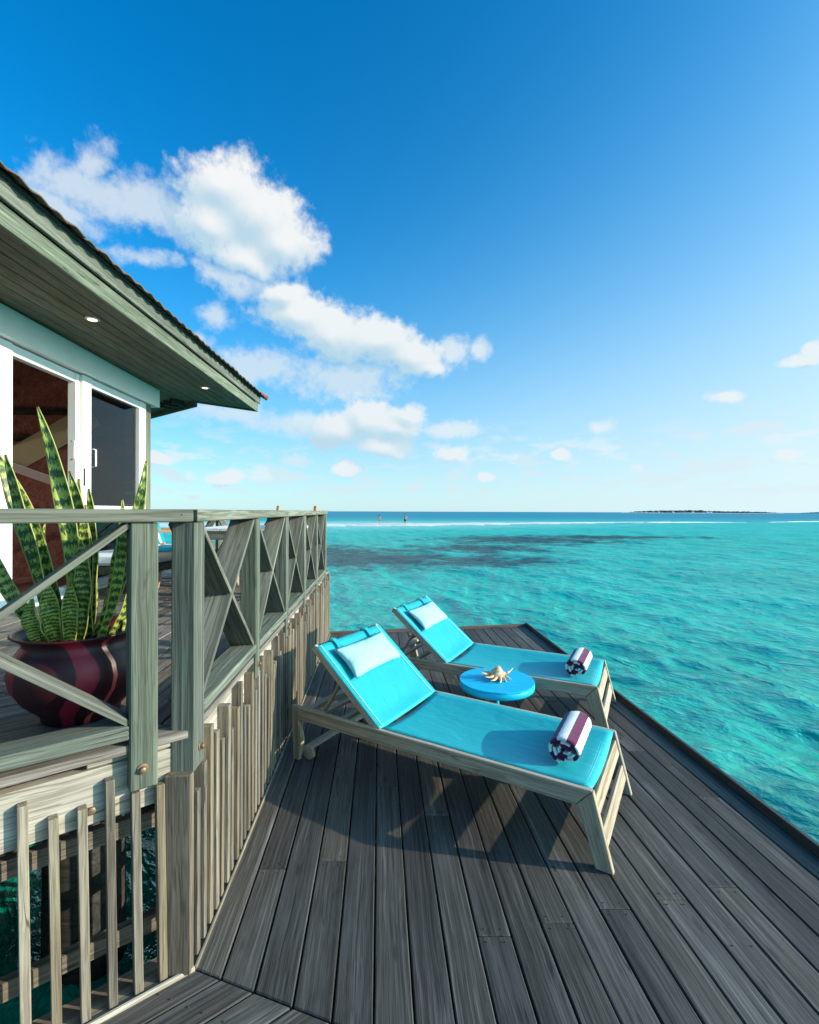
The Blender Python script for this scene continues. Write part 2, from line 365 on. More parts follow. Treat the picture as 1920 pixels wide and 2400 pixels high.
def pot_mat():
    m, t, b = principled('maroon_glazed_pot')
    o = t.new('ShaderNodeTexCoord').outputs['Object']; x, y, z = t.xyz(o)
    th = t.math('ARCTAN2', y, x)
    ph = t.math('SUBTRACT', th, t.math('MULTIPLY', t.math('COSINE', t.math('MULTIPLY_ADD', z, 15., -3.3)), .2))
    k = t.math('ABSOLUTE', t.math('SINE', t.math('MULTIPLY_ADD', ph, 2.5, POT_PHASE)))
    n = t.noise(o, 9, 5, .6)
    c = t.mix(t.smooth(k, .92, .935), t.mix(n, (.03, .005, .008), (.06, .01, .015)), t.mix(n, (.27, .012, .03), (.36, .02, .045)))
    t.put(b.inputs['Base Color'], c); t.put(b.inputs['Roughness'], t.math('MULTIPLY_ADD', t.noise(o, 30, 4), .3, .3))
    t.put(b.inputs['Normal'], t.bump(t.noise(o, 25, 4), .12, .004)); return m
POT_PHASE = 4.3
M['pot'] = pot_mat()
def leaf_mat():
    m, t, b = principled('banded_snake_plant_leaf')
    uv = t.new('ShaderNodeTexCoord').outputs['UV']; oi = t.new('ShaderNodeObjectInfo').outputs['Random']
    u, v, _ = t.xyz(uv)
    p = t.comb(t.math('MULTIPLY', u, 2.2), t.math('MULTIPLY', v, 26.), t.math('MULTIPLY', oi, 50.))
    n1 = t.noise(p, 1.3, 5, .65); n2 = t.noise(t.vmath('MULTIPLY', p, (4, 1, 1)), 1.6, 3)
    bands = t.math('SINE', t.math('ADD', t.math('MULTIPLY', v, 105.), t.math('MULTIPLY', n2, 9.)))
    k = t.math('MULTIPLY_ADD', n1, 1.45, t.math('MULTIPLY', bands, .26))
    lightness = t.math('MULTIPLY_ADD', t.math('FRACT', t.math('MULTIPLY', oi, 9.7)), .22, .52)
    c = t.mix(t.smooth(k, lightness, t.math('ADD', lightness, .28)), (.03, .072, .016), (.38, .45, .08))
    e = t.math('ABSOLUTE', t.math('SUBTRACT', u, .5))
    c = t.mix(t.smooth(e, .455, .49), c, (.38, .38, .10))
    c = t.mix(t.smooth(v, .975, 1.), c, (.35, .16, .06))
    t.put(b.inputs['Base Color'], c); b.inputs['Roughness'].default_value = .42
    t.put(b.inputs['Normal'], t.bump(n1, .15, .01)); return m
M['leaf'] = leaf_mat()
def shell_mat():
    m, t, b = principled('conch_shell')
    o = t.new('ShaderNodeTexCoord').outputs['Object']
    n = t.noise(o, 38, 5, .6, .8); n2 = t.noise(t.vmath('MULTIPLY', o, (1, 5, 1)), 26, 3)
    c = t.mix(t.smooth(n, .42, .62), (.85, .62, .38), (.62, .27, .1)); c = t.mix(t.smooth(n2, .5, .7, 0., .7), c, (.86, .76, .62))
    t.put(b.inputs['Base Color'], c); b.inputs['Roughness'].default_value = .35
    t.put(b.inputs['Normal'], t.bump(n2, .5, .006)); return m
M['shell'] = shell_mat()
def foliage(name, a, b_):
    m, t, b = principled(name)
    o = t.new('ShaderNodeTexCoord').outputs['Object']
    t.put(b.inputs['Base Color'], t.mix(t.noise(o, .15, 4), a, b_)); b.inputs['Roughness'].default_value = .8; return m
M['isle'] = foliage('far_palm_green', (.015, .05, .045), (.04, .09, .07))
M['isle2'] = foliage('haze_tinted_far_island', (.2, .32, .36), (.25, .37, .4))  # distance haze is mixed into this pale foliage colour

# ------------------------------------------------------------------ the lagoon
def water_mat():
    m, t, b = principled('lagoon_water')
    g = t.new('ShaderNodeNewGeometry').outputs['Position']
    x, y, z = t.xyz(g); xy = t.comb(x, y, 0.)
    r = t.vmath('LENGTH', xy)
    big = t.noise(xy, .035, 4, .55); mid = t.noise(xy, .23, 5, .6, .6); sm = t.noise(xy, 1.1, 5, .62, 1.2)
    teal = t.mix(t.smooth(mid, .35, .65), (.0, .45, .345), (.004, .56, .43))
    # near the deck the bed is in the colour: coral heads, sand and painted caustic light
    near = t.smooth(r, 13., 3.)
    bed = t.mix(t.smooth(sm, .38, .62), (.0, .27, .19), (.006, .55, .37))
    vor = t.new('ShaderNodeTexVoronoi', feature='SMOOTH_F1'); vor.inputs['Scale'].default_value = 1.25
    t.put(vor.inputs['Vector'], t.vmath('MULTIPLY_ADD', t.noise(xy, 1.4, 3, col=True), (1.1, 1.1, 0), xy))
    bed = t.mix(t.smooth(vor.outputs['Distance'], .35, .1, 0., .5), bed, (.02, .2, .06))
    teal = t.mix(t.math('MULTIPLY', near, .75), teal, bed)
    # depth: pale over the sandbar, blue towards the horizon
    bar = t.math('ABSOLUTE', t.math('SUBTRACT', y, t.math('MULTIPLY_ADD', x, .34, 84.)))
    pale = t.math('MULTIPLY', t.smooth(bar, 62., 3.), t.smooth(t.math('MULTIPLY_ADD', big, 60., x), 150., -25., .25, 1.))
    c = t.mix(t.smooth(y, 10., 60., 0., .6), teal, (.0, .53, .48))
    c = t.mix(t.smooth(pale, .3, 1., 0., .85), c, (.36, .74, .69))
    deep = t.smooth(t.math('MULTIPLY_ADD', big, 50., y), 85., 230.)
    c = t.mix(deep, c, (.0, .27, .38))
    # dark reef patches
    def blob(cx, cy, rx, ry):
        d = t.vmath('LENGTH', t.vmath('MULTIPLY', t.vmath('SUBTRACT', xy, (cx, cy, 0)), (1/rx, 1/ry, 0)))
        return t.math('SUBTRACT', 1., d)
    f = None
    for q in [(-5.5, 24, 7, 6.5), (-1.5, 21.5, 6, 4.5), (3.0, 21.0, 4.2, 3.2), (4, 28, 4.5, 4), (9, 37, 8, 7), (17, 41, 9, 3.5), (-14, 26, 9, 5)]:
        k = blob(*q); f = k if f is None else t.math('MAXIMUM', f, k)
    rf = t.math('MULTIPLY_ADD', t.math('SUBTRACT', t.noise(xy, .6, 7, .72), .5), 3.2, f)
    c = t.mix(t.smooth(rf, -.25, .65, 0., .96), c, t.mix(near, (.0, .055, .062), (.0, .08, .055)))
    # fine ripples, long along the crests
    rot = t.new('ShaderNodeMapping'); rot.inputs['Rotation'].default_value = (0, 0, math.radians(-38.5)); t.put(rot.inputs['Vector'], g)
    q = t.vmath('MULTIPLY', rot.outputs[0], (1.0, .55, 1.))
    def ridged(sc, dt):
        n = t.noise(q, sc, dt, .55, .5); a = t.math('SUBTRACT', 1., t.math('ABSOLUTE', t.math('MULTIPLY_ADD', n, 2., -1.)))
        return t.math('MULTIPLY', a, a)
    hh = t.math('ADD', t.math('MULTIPLY', t.noise(q, .8, 3, .5, .3), .4), t.math('ADD', t.math('MULTIPLY', ridged(2.2, 3), .24), t.math('MULTIPLY', t.noise(q, 6., 5, .65, .3), .34)))
    nrm = t.bump(hh, t.smooth(r, 2., 160., .6, .5), .2)
    # scattered light from the water below, sky and sun mirrored above; wave slopes keep the far sea from turning into a mirror
    t.n.remove(b)
    df = t.new('ShaderNodeBsdfDiffuse'); t.put(df.inputs['Color'], c); t.put(df.inputs['Normal'], nrm)
    gl = t.new('ShaderNodeBsdfGlossy'); t.put(gl.inputs['Roughness'], t.smooth(r, 4., 120., .05, .25)); t.put(gl.inputs['Normal'], nrm)
    fr = t.new('ShaderNodeFresnel'); fr.inputs[0].default_value = 1.333; t.put(fr.inputs['Normal'], nrm)
    mx = t.new('ShaderNodeMixShader'); t.put(mx.inputs[0], t.math('MINIMUM', t.math('MULTIPLY', fr.outputs[0], .6), t.smooth(r, 4., 60., .3, .17)))
    t.l.new(df.outputs[0], mx.inputs[1]); t.l.new(gl.outputs[0], mx.inputs[2]); t.l.new(mx.outputs[0], t.n['Material Output'].inputs[0])
    return m
def build_sea():
    dense = np.radians(np.linspace(-56, 56, 641)); rest = np.radians(np.linspace(56, 304, 40))[1:-1]
    ang = np.concatenate([dense, rest]); na = len(ang)
    rr = np.concatenate([[.15], np.geomspace(.6, 160, 800), np.geomspace(170, 9000, 40)]); nr = len(rr)
    A, R = np.meshgrid(ang, rr); X = np.sin(A)*R; Y = np.cos(A)*R; Z = np.zeros_like(X)
    main = math.atan2(.62, .78); step = R*(np.log(160/.6)/800)
    for i in range(46):
        lam = .32*(1.075**i)*RNG.uniform(.9, 1.1)
        if lam > 7: lam = RNG.uniform(.5, 3)
        th = main + RNG.normal(0, .55); k = 2*math.pi/lam
        amp = .0044*lam**.55*RNG.uniform(.5, 1.3)
        fade = np.clip((lam/np.maximum(step, 1e-3)-2.2)/2.5, 0, 1)
        ph = k*(X*math.cos(th)+Y*math.sin(th)) + RNG.uniform(0, 6.28) + .8*np.sin(X*.31+i)+.8*np.sin(Y*.27+2*i)
        s = np.sin(ph); Z += amp*fade*(s + .35*np.cos(2*ph)*-1)
    Z *= np.clip(1.15-R/260, .0, 1)
    co = np.stack([X, Y, Z], -1).reshape(-1, 3).astype(np.float32)
    idx = np.arange(nr*na).reshape(nr, na)
    a = idx[:-1]; b2 = idx[1:]
    q = np.stack([a, np.roll(a, -1, 1), np.roll(b2, -1, 1), b2], -1).reshape(-1, 4)[:, ::-1].astype(np.int32)
    me = bpy.data.meshes.new('lagoon'); nf = len(q)
    me.vertices.add(len(co)); me.vertices.foreach_set('co', co.ravel())
    me.loops.add(nf*4); me.loops.foreach_set('vertex_index', q.ravel())
    me.polygons.add(nf); me.polygons.foreach_set('loop_start', np.arange(0, nf*4, 4, dtype=np.int32))
    me.polygons.foreach_set('use_smooth', np.ones(nf, dtype=bool)); me.update(calc_edges=True)
    tag(link('water', me, water_mat()), kind='structure')
build_sea()

def ridge(name, pts, mat, n=160, cols=7, seed=1):
    """low bank along a polyline of (x, y, half width, height)"""
    rng = np.random.default_rng(seed); P = np.array(pts, float); s = np.linspace(0, len(P)-1, n)
    C = np.stack([np.interp(s, range(len(P)), P[:, k]) for k in range(4)], -1)
    T = np.gradient(C[:, :2], axis=0); T /= np.linalg.norm(T, axis=1)[:, None]; Nn = np.stack([-T[:, 1], T[:, 0]], -1)
    j = np.convolve(rng.normal(0, 1, n+8), np.ones(9)/9, 'valid')
    vs = []
    for i in range(n):
        for c in range(cols):
            u = c/(cols-1)*2-1; wd = C[i, 2]*(1+.5*j[i]); p = C[i, :2]+Nn[i]*(u*wd)
            vs.append((p[0], p[1], (C[i, 3]*(1+.6*j[i])+.12)*(1-u*u)-.12))
    fs = [(i*cols+c, (i+1)*cols+c, (i+1)*cols+c+1, i*cols+c+1) for i in range(n-1) for c in range(cols-1)]
    me = bpy.data.meshes.new(name); me.from_pydata(vs, [], [f[::-1] for f in fs])
    for p in me.polygons: p.use_smooth = True
    return link(name, me, mat)
tag(ridge('sandbar', [(-70, 62, 9, .10), (-30, 70, 10, .26), (-12, 74, 9, .26), (0, 77, 7.5, .24), (14, 84, 5, .19), (32, 94, 3, .14), (60, 110, 1.4, .06)], M['sand'], seed=3), kind='structure')
for k, (x0, x1, hw) in enumerate([(12, 40, .7), (44, 74, .9), (80, 104, .8), (107, 150, 1.1)]):
    tag(ridge('surf', [(x0, 84+.34*(x0-12), .1, .02), ((x0+x1)/2, 84+.34*((x0+x1)/2-12)+1.2, hw, .16), (x1, 84+.34*(x1-12), .1, .02)], M['foam'], n=60, seed=20+k), kind='stuff')

def far_island(name, x0, x1, y, hmax, mat, seed, tall=True):
    rng = np.random.default_rng(seed); bm = bmesh.new(); n = 420
    for i in range(n):
        u = rng.uniform(0, 1); x = x0+(x1-x0)*u
        env = (math.sin(math.pi*min(1, max(0, u)))**.35)*(1.0 if u < .52 or not tall else .72)
        h = hmax*env*rng.uniform(.55, 1.0); r = rng.uniform(4, 9)
        mat4 = Matrix.Translation((x, y+rng.uniform(-25, 25), h*.5)) @ Matrix.Diagonal((r, r, h*.55, 1))
        bmesh.ops.create_icosphere(bm, subdivisions=1, radius=1, matrix=mat4)
    for v in bm.verts: v.co += Vector(rng.normal(0, .5, 3))
    return tag(link(name, bm_mesh(bm, name), mat), kind='stuff')
far_island('island_palm_wood', 700, 1140, 1500, 9.5, M['isle'], 5)
far_island('hazy_island_wood', 2480, 2950, 3000, 9, M['isle2'], 6, False)
tag(ridge('island_shore', [(655, 1480, 6, .5), (720, 1470, 12, 1.2), (900, 1470, 14, 1.2), (1150, 1470, 8, .6)], M['sand'], n=60, seed=9), kind='structure')
for k, (x, s) in enumerate([(757, 4), (800, 5), (860, 5), (905, 7), (915, 4)]):
    hut = empty('beach_hut', (x, 1450, .5), 0, ['tiny white hut at the near end of the far island', 'second tiny white hut along the far island shore', 'tiny white hut in the middle of the far island shore', 'widest white hut where the far island trees drop', 'small white hut at the low end of the palm wood'][k], 'hut', 'white huts on the far island')
    board('wall', (x-s/2, 1450, 1.6), (x+s/2, 1450, 1.6), 4, 2.4, M['white'], hut, side=(0, 1, 0), ch=.02)
    solid('roof', [(x-s/2-.4, 1447.5, 2.8), (x-s/2-.4, 1452.5, 2.8), (x-s/2-.4, 1450, 4.2)], (s+.8, 0, 0), M['sheet'], hut, ch=.02)

# ------------------------------------------------------------------ the two decks
LZ, UZ = .40, 1.312
Rd = np.array([-.0625, 1.0]); Rd /= np.hypot(*Rd)            # along the planks and the long balustrade
Ld = np.array([-.789, -.614]); Ld /= np.hypot(*Ld)           # along the short balustrade, away from the corner
Cn = np.array([-.818, 1.825])                                # the corner both balustrades share
nR = np.array([-Rd[1], Rd[0]]); nR = nR if nR[0] < 0 else -nR    # into the upper deck
nL = np.array([-.614, .789]); nL /= np.hypot(*nL)
MI = np.array([.945, -.326]); MI /= np.hypot(*MI)            # mitre, pointing out over the lower deck
def RP(t, n=0., z=0.): p = Cn+Rd*t+nR*n; return Vector((p[0], p[1], z))
def LP(t, n=0., z=0.): p = Cn+Ld*t+nL*n; return Vector((p[0], p[1], z))
def sY(s, y): return (s-.0625*y, y)                          # point of plank line s at distance y

def far_y(x): return 6.80+(x+1.142)*.178                     # far end of the lower deck
def plank(name, poly, ztop, th, d, mat, parent, ch=.004):
    return solid(name, [(p[0], p[1], ztop-th) for p in poly], (0, 0, th), mat, parent, (d[0], d[1], 0), ch)

# substructure is the deck itself, the planks are its pieces
bm = bmesh.new()
def bm_box(bm, c, dx, dy, dz, d=(1, 0)):
    x = Vector((d[0], d[1], 0)).normalized(); y = Vector((-x.y, x.x, 0))
    F = Matrix(((x.x, y.x, 0, c[0]), (x.y, y.y, 0, c[1]), (0, 0, 1, c[2]), (0, 0, 0, 1)))
    bmesh.ops.create_cube(bm, size=1, matrix=F @ Matrix.Diagonal((dx, dy, dz, 1)))
for yy in (.9, 1.9, 2.9, 3.9, 4.9, 5.9, 6.7): bm_box(bm, (.72-.0625*yy, yy, LZ-.12), 2.9, .06, .16)
for xx in (-.55, .7, 2.0): bm_box(bm, (xx-.0625*3.6, 3.6, LZ-.26), .1, 6.4, .12, (1, .0625))
deck = tag(link('sun_deck', bm_mesh(bm, 'sun_deck'), M['dark']), kind='structure')
gaps = [-.704, -.587, -.450, -.301, -.158, -.0148] + [.1262+.1413*k for k in range(16)]
gaps = [g for g in gaps if g < 2.14] + [2.235]
joints = {-.235: [2.39, 5.1], .475: [1.97, 4.4], -.522: [2.337, 4.9], .041: [3.036, 5.6], .762: [2.033, 5.0], 1.051: [2.106, 4.7], 1.311: [2.16, 5.3], 1.602: [2.23, 4.4], 2.035: [2.934, 6.0], 1.861: [3.502], -.375: [4.2], .19: [1.1, 4.0], .33: [2.75, 5.8], .62: [3.3], .9: [3.6, 6.2], 1.19: [3.4], 1.46: [1.2, 3.9]}
nails = []
for i in range(len(gaps)-1):
    a, b2 = gaps[i]+.0035, gaps[i+1]-.0035
    js = sorted(sum([v for k, v in joints.items() if gaps[i] < k < gaps[i+1]], []))
    ys = [-.6]+js+[8.0]
    for y0, y1 in zip(ys, ys[1:]):
        e0 = .0012 if y0 > 0 else 0; e1 = .0012 if y1 < 8 else 0
        poly = [sY(a, y0+e0), sY(b2, y0+e0), sY(b2, y1-e1), sY(a, y1-e1)]
        poly = clip(poly, (-1.142, 6.80-.03), (.178, -1)); poly = clip(poly, Cn+.003*np.array([MI[1], -MI[0]])*-1, (-MI[1], MI[0]))
        if len(poly) < 3 or area(poly) < .004: continue
        plank('plank', poly, LZ+random.uniform(-.0012, .0012), .03, Rd, M['deck'], deck)
        for yy in ([y0+.03] if y0 > 0 else [])+([y1-.03] if y1 < 8 else []):
            nails += [sY(a+.03, yy), sY(b2-.03, yy)]
    for yy in (1.93, 2.93, 3.93, 4.93, 5.93):
        if random.random() < .15 and all(abs(yy-j) > .15 for j in js): nails += [sY(a+.028, yy+random.uniform(-.01, .01)), sY(b2-.028, yy+random.uniform(-.01, .01))]
# boards of the near side, mitred against the others
out = -nL
for i in range(len(gaps)-1):
    # the mitre point of each plank line
    def mit(s):
        k = (s-(Cn[0]+.0625*Cn[1]))/(MI[0]+.0625*MI[1]); return Cn+MI*k
    A, B = mit(gaps[i]), mit(gaps[i+1])
    oa, ob = (A-Cn)@out+.0035, (B-Cn)@out-.0035
    poly = [tuple(Cn+Ld*-2.6+out*oa), tuple(Cn+Ld*3.2+out*oa), tuple(Cn+Ld*3.2+out*ob), tuple(Cn+Ld*-2.6+out*ob)]
    poly = clip(poly, Cn-.003*np.array([-MI[1], MI[0]]), (MI[1], -MI[0]))
    if len(poly) >= 3 and area(poly) > .01:
        plank('plank', poly, LZ+random.uniform(-.001, .001), .03, Ld, M['deck'], deck)
        for k in (.12,): nails += [tuple(A*.72+B*.28+Ld*k*1.2), tuple(A*.3+B*.7+Ld*k*1.2)]
# raised lip along the sea edges
e0, e1 = sY(2.2405, .2), sY(2.2405, far_y(2.2405-.0625*7.3)+.02)
board('edge_lip', (e0[0]+.014, e0[1], LZ-.03), (e1[0]+.014, e1[1], LZ-.03), .16, .026, M['deck'], deck, side=(0, 0, 1))
f0, f1 = (-1.13, far_y(-1.13)+.002), (e1[0]-.004, far_y(e1[0]-.004)+.002)
board('edge_lip', (f0[0], f0[1], LZ-.035), (f1[0], f1[1], LZ-.035), .14, .026, M['picket'], deck, side=(0, 0, 1))
bm = bmesh.new()
for p in nails:
    if p[1] < .3 or p[1] > 7: continue
    bmesh.ops.create_cone(bm, cap_ends=True, segments=7, radius1=.003, radius2=.0025, depth=.004, matrix=Matrix.Translation((p[0], p[1], LZ+.0022)))
nl = link('nail_heads', bm_mesh(bm, 'nail_heads'), M['nail'], deck); nl['kind'] = 'stuff'

# upper deck
bm = bmesh.new()
for t in np.arange(.3, 4.6, .7):
    p = RP(t, 1.45, UZ-.14); bm_box(bm, p, 2.75, .06, .18, (nR[0], nR[1]))
for n in (.25, 1.3, 2.4): p = RP(2.4, n, UZ-.3); bm_box(bm, p, .12, 4.6, .12, (nR[0], nR[1]))
up = tag(link('upper_deck', bm_mesh(bm, 'upper_deck'), M['dark']), kind='structure')
for i in range(26):
    a, b2 = .014+i*.143, .014+(i+1)*.143-.007
    ys = [-2.2, random.uniform(1.4, 4.2), 10.4]
    if i == 0: ys = [-2.2, 3.1, 10.4]
    for y0, y1 in zip(ys, ys[1:]):
        poly = [tuple(RP(y0+.001, a)[:2]), tuple(RP(y1-.001, a)[:2]), tuple(RP(y1-.001, b2)[:2]), tuple(RP(y0+.001, b2)[:2])]
        poly = clip(poly, Cn-.002*np.array([MI[1], -MI[0]]), (-MI[1], MI[0]))
        far = Cn+Rd*5.0; poly = clip(poly, far, (-.66, -.75))
        if len(poly) >= 3 and area(poly) > .01: plank('plank', poly, UZ+random.uniform(-.0015, .0015), .032, Rd, M['deck2'], up)
for i in range(22):
    a, b2 = .014+i*.143, .014+(i+1)*.143-.007
    poly = [tuple(LP(-4, a)[:2]), tuple(LP(3.4, a)[:2]), tuple(LP(3.4, b2)[:2]), tuple(LP(-4, b2)[:2])]
    poly = clip(poly, Cn+.002*np.array([MI[1], -MI[0]]), (MI[1], -MI[0]))
    poly = clip(poly, (-3.36, 0), (1, .0625))
    if len(poly) >= 3 and area(poly) > .01: plank('plank', poly, UZ+random.uniform(-.0015, .0015), .032, Ld, M['deck2'], up)
# pale edge beams below the boards
board('edge_beam', RP(.05, .075, UZ-.135), RP(4.98, .075, UZ-.135), .2, .045, M['raw'], up, side=(0, 0, 1))
board('edge_beam', LP(.055, .075, UZ-.165), LP(3.2, .075, UZ-.165), .19, .045, M['raw'], up, side=(0, 0, 1))
board('edge_beam', LP(.058, .078, UZ-.055), LP(.34, .078, UZ-.055), .018, .05, M['raw'], up, side=(0, 0, 1))
for p in (LP(.325, .05, 1.105), LP(.9, .05, 1.12)): rod('bolt', p, p+Vector((-nL[0], -nL[1], 0))*.012, .014, M['bolt'], up, 6)

# ------------------------------------------------------------------ balustrades
def bay(parent, P, t0, t1, zlo, zhi, W=.13):
    """wide flat boards crossing in an X; one runs through, the other is cut in two"""
    def q(t, z): return P(t, .012+W/2, z)
    sd = P(0, 1, 0)-P(0, 0, 0)
    board('brace', q(t0, zlo), q(t1, zhi), W, .022, M['rail'], parent, side=sd, ch=.002)
    mid = lambda k: q(t0+(t1-t0)*k, zhi+(zlo-zhi)*k)
    board('brace', mid(0), mid(.482), W, .022, M['rail'], parent, side=sd, ch=.002)
    board('brace', mid(.518), mid(1), W, .022, M['rail'], parent, side=sd, ch=.002)
def post(parent, P, t, w=.1, d=.09, z0=1.17, z1=2.106, bolt=True):
    q = [P(t, 0, z0), P(t+w, 0, z0), P(t+w, d, z0), P(t, d, z0)]
    o = solid('post', q, (0, 0, z1-z0), M['green'], parent, (0, 0, 1), .005, up=(1, 0, 0))
    if bolt:
        p = P(t+w*.55, 0, z0+.075); n = P(0, -1, 0)-P(0, 0, 0)
        rod('washer', p, p+n*.004, .019, M['bolt'], o, 14); rod('bolt', p+n*.004, p+n*.017, .011, M['bolt'], o, 6)
    return o
RT = [0.0, .91, 1.80, 2.68, 3.56, 4.44]
bal = empty('balustrade', RP(0, 0, UZ), 0, 'long green timber balustrade with crossed braces running towards the sea', 'balustrade', 'green deck balustrades')
for i, t in enumerate(RT): post(bal, RP, t, z0=1.185 if i else 1.15, w=.1 if i == 0 else .085)
for a, b2 in zip(RT, RT[1:]): bay(bal, RP, a+(.1 if a == 0 else .085), b2, 1.388, 2.1)
for a, b2 in zip(RT, RT[1:]): board('bottom_rail', RP(a+(.102 if a == 0 else .087), .066, 1.365), RP(b2-.002, .066, 1.365), .135, .045, M['green'], bal, side=nR.tolist()+[0])
solid('hand_rail', [RP(-.006, -.012, 2.108), RP(4.54, -.012, 2.108), RP(4.54, .128, 2.108), RP(-.006+.05, .128, 2.108)], (0, 0, .047), M['rail'], bal, (Rd[0], Rd[1], 0), .004)
bal2 = empty('balustrade', LP(1, 0, UZ), 0, 'short green timber balustrade in front of the potted plant', 'balustrade', 'green deck balustrades')
LT = [.126, 1.1, 2.05]
for i, t in enumerate(LT): post(bal2, LP, t, w=.091, z0=1.146)
for a, b2 in zip(LT, LT[1:]): bay(bal2, LP, a+.091, b2, 1.388, 2.1, .1)
for a, b2 in zip(LT, LT[1:]): board('bottom_rail', LP(a+.093, .06, 1.360), LP(b2-.002, .06, 1.360), .12, .048, M['green'], bal2, side=nL.tolist()+[0])
solid('hand_rail', [LP(.008, -.012, 2.1075), LP(2.2, -.012, 2.1075), LP(2.2, .128, 2.1075), LP(.055, .128, 2.1075)], (0, 0, .047), M['rail'], bal2, (Ld[0], Ld[1], 0), .004)
p = LP(.05, -.012, 2.135); rod('screw', p, p+Vector((-nL[0], -nL[1], 0))*.002, .003, M['nail'], bal2, 8)
# far balustrade
FD = np.array([-.75, .66]); FD /= np.hypot(*FD); FN = np.array([-.66, -.75]); FN /= np.hypot(*FN); F0 = Cn+Rd*4.62+nR*.05
def FP(t, n=0., z=0.): p = F0+FD*t+FN*n; return Vector((p[0], p[1], z))
bal3 = empty('balustrade', FP(1.5, 0, UZ), 0, 'far green timber balustrade behind the dining table', 'balustrade', 'green deck balustrades')
FT = [.05, .95, 1.85, 2.75, 3.65]
for t in FT: post(bal3, FP, t, w=.09, bolt=False)
for a, b2 in zip(FT, FT[1:]):
    bay(bal3, FP, a+.09, b2, 1.388, 2.1); board('bottom_rail', FP(a+.092, .066, 1.365), FP(b2-.002, .066, 1.365), .135, .045, M['green'], bal3, side=FN.tolist()+[0])
solid('hand_rail', [FP(.0, -.012, 2.109), FP(3.9, -.012, 2.109), FP(3.9, .128, 2.109), FP(.0, .128, 2.109)], (0, 0, .047), M['rail'], bal3, (FD[0], FD[1], 0), .004)

# ------------------------------------------------------------------ picket screens below the upper deck
scr = empty('picket_screen', RP(2.4, 0, LZ), 0, 'long screen of bare upright pickets closing the side below the balustrade', 'picket screen', 'picket screens under the upper deck')
k = 0; t = -.035
while t < 4.97:
    wide = k % 3 == 0
    if k == 0: d, top, th = .095, 1.155, .038
    elif wide: d, top, th = .078, 1.25+random.uniform(-.025, .02), .036
    else: d, top, th = random.uniform(.038, .055), random.uniform(1.08, 1.21), random.uniform(.028, .036)
    if k in (1, 2): top -= .05
    n0 = random.uniform(0, .006); ln = random.uniform(-.003, .003)
    q = [RP(t, n0, LZ+.006), RP(t+th, n0, LZ+.006), RP(t+th, n0+d, LZ+.006), RP(t, n0+d, LZ+.006)]
    solid('picket', q, Vector((ln, ln, top-LZ-.006)), M['picket'], scr, (0, 0, 1), .0025, up=(1, 0, 0))
    t += .0757*random.uniform(.93, 1.07); k += 1
for z in (.62, 1.03): board('rail', RP(0, .125, z), RP(4.97, .125, z), .07, .04, M['picket'], scr, side=(0, 0, 1))
board('base_strip', RP(-.012, .055, LZ-.012), RP(4.97, .055, LZ-.012), .12, .03, M['picket'], scr, side=nR.tolist()+[0])
board('edge_strip', RP(.0, -.006, LZ-.004), RP(4.97, -.006, LZ-.004), .012, .03, M['picket'], scr, side=nR.tolist()+[0])
scl = empty('picket_screen', LP(1, 0, LZ), 0, 'open screen of spaced pickets in front of dark water at the near corner', 'picket screen', 'picket screens under the upper deck')
tops = {0: 1.133, 1: 1.132, 2: 1.203, 3: 1.132, 4: 1.13, 5: 1.202, 6: 1.06}
for k in range(40):
    t = .088+k*.0797; top = tops.get(k, 1.12+random.uniform(-.06, .08)); th = .029
    q = [LP(t, .012, LZ+.004), LP(t+th, .012, LZ+.004), LP(t+th, .055, LZ+.004), LP(t, .055, LZ+.004)]
    solid('picket', q, Vector((-.012, -.004, top-LZ-.004)), M['picket'], scl, (0, 0, 1), .0025, up=(1, 0, 0))
for z in (.545, .95): board('rail', LP(.04, .15, z), LP(3.25, .15, z), .065, .04, M['picket'], scl, side=(0, 0, 1))
board('base_strip', LP(.0, .07, LZ-.02), LP(2.2, .07, LZ-.02), .14, .04, M['picket'], scl, side=nL.tolist()+[0])
board('edge_strip', LP(.0, -.008, LZ-.002), LP(2.2, -.008, LZ-.002), .014, .034, M['raw'], scl, side=nL.tolist()+[0])
for i in range(6): board('sky_block_board', LP(3.3, .0, .1+i*.2), LP(3.3, 3.0, .1+i*.2), .19, .03, M['dark'], scl, side=(0, 0, 1))  # unseen boards added to shut sky light out below the deck
for i, (x, y, r, lab) in enumerate([(-1.52, 2.25, .17, 'thick dark timber pile behind the spaced pickets'), (-1.15, 4.2, .13, 'dark pile under the middle of the long balustrade'), (-2.6, 3.1, .15, 'dark pile under the door side of the upper deck'), (-2.3, 1.6, .15, 'dark pile under the plant side of the upper deck')]):
    me = lathe('timber_pile', [(r*1.02, -1.2), (r, 0), (r*.98, .4), (r*.96, UZ-.36)], 18)
    tag(link('timber_pile', me, M['dark'], None, Matrix.Translation((x, y, 0))), lab, 'pile', 'piles below the upper deck')

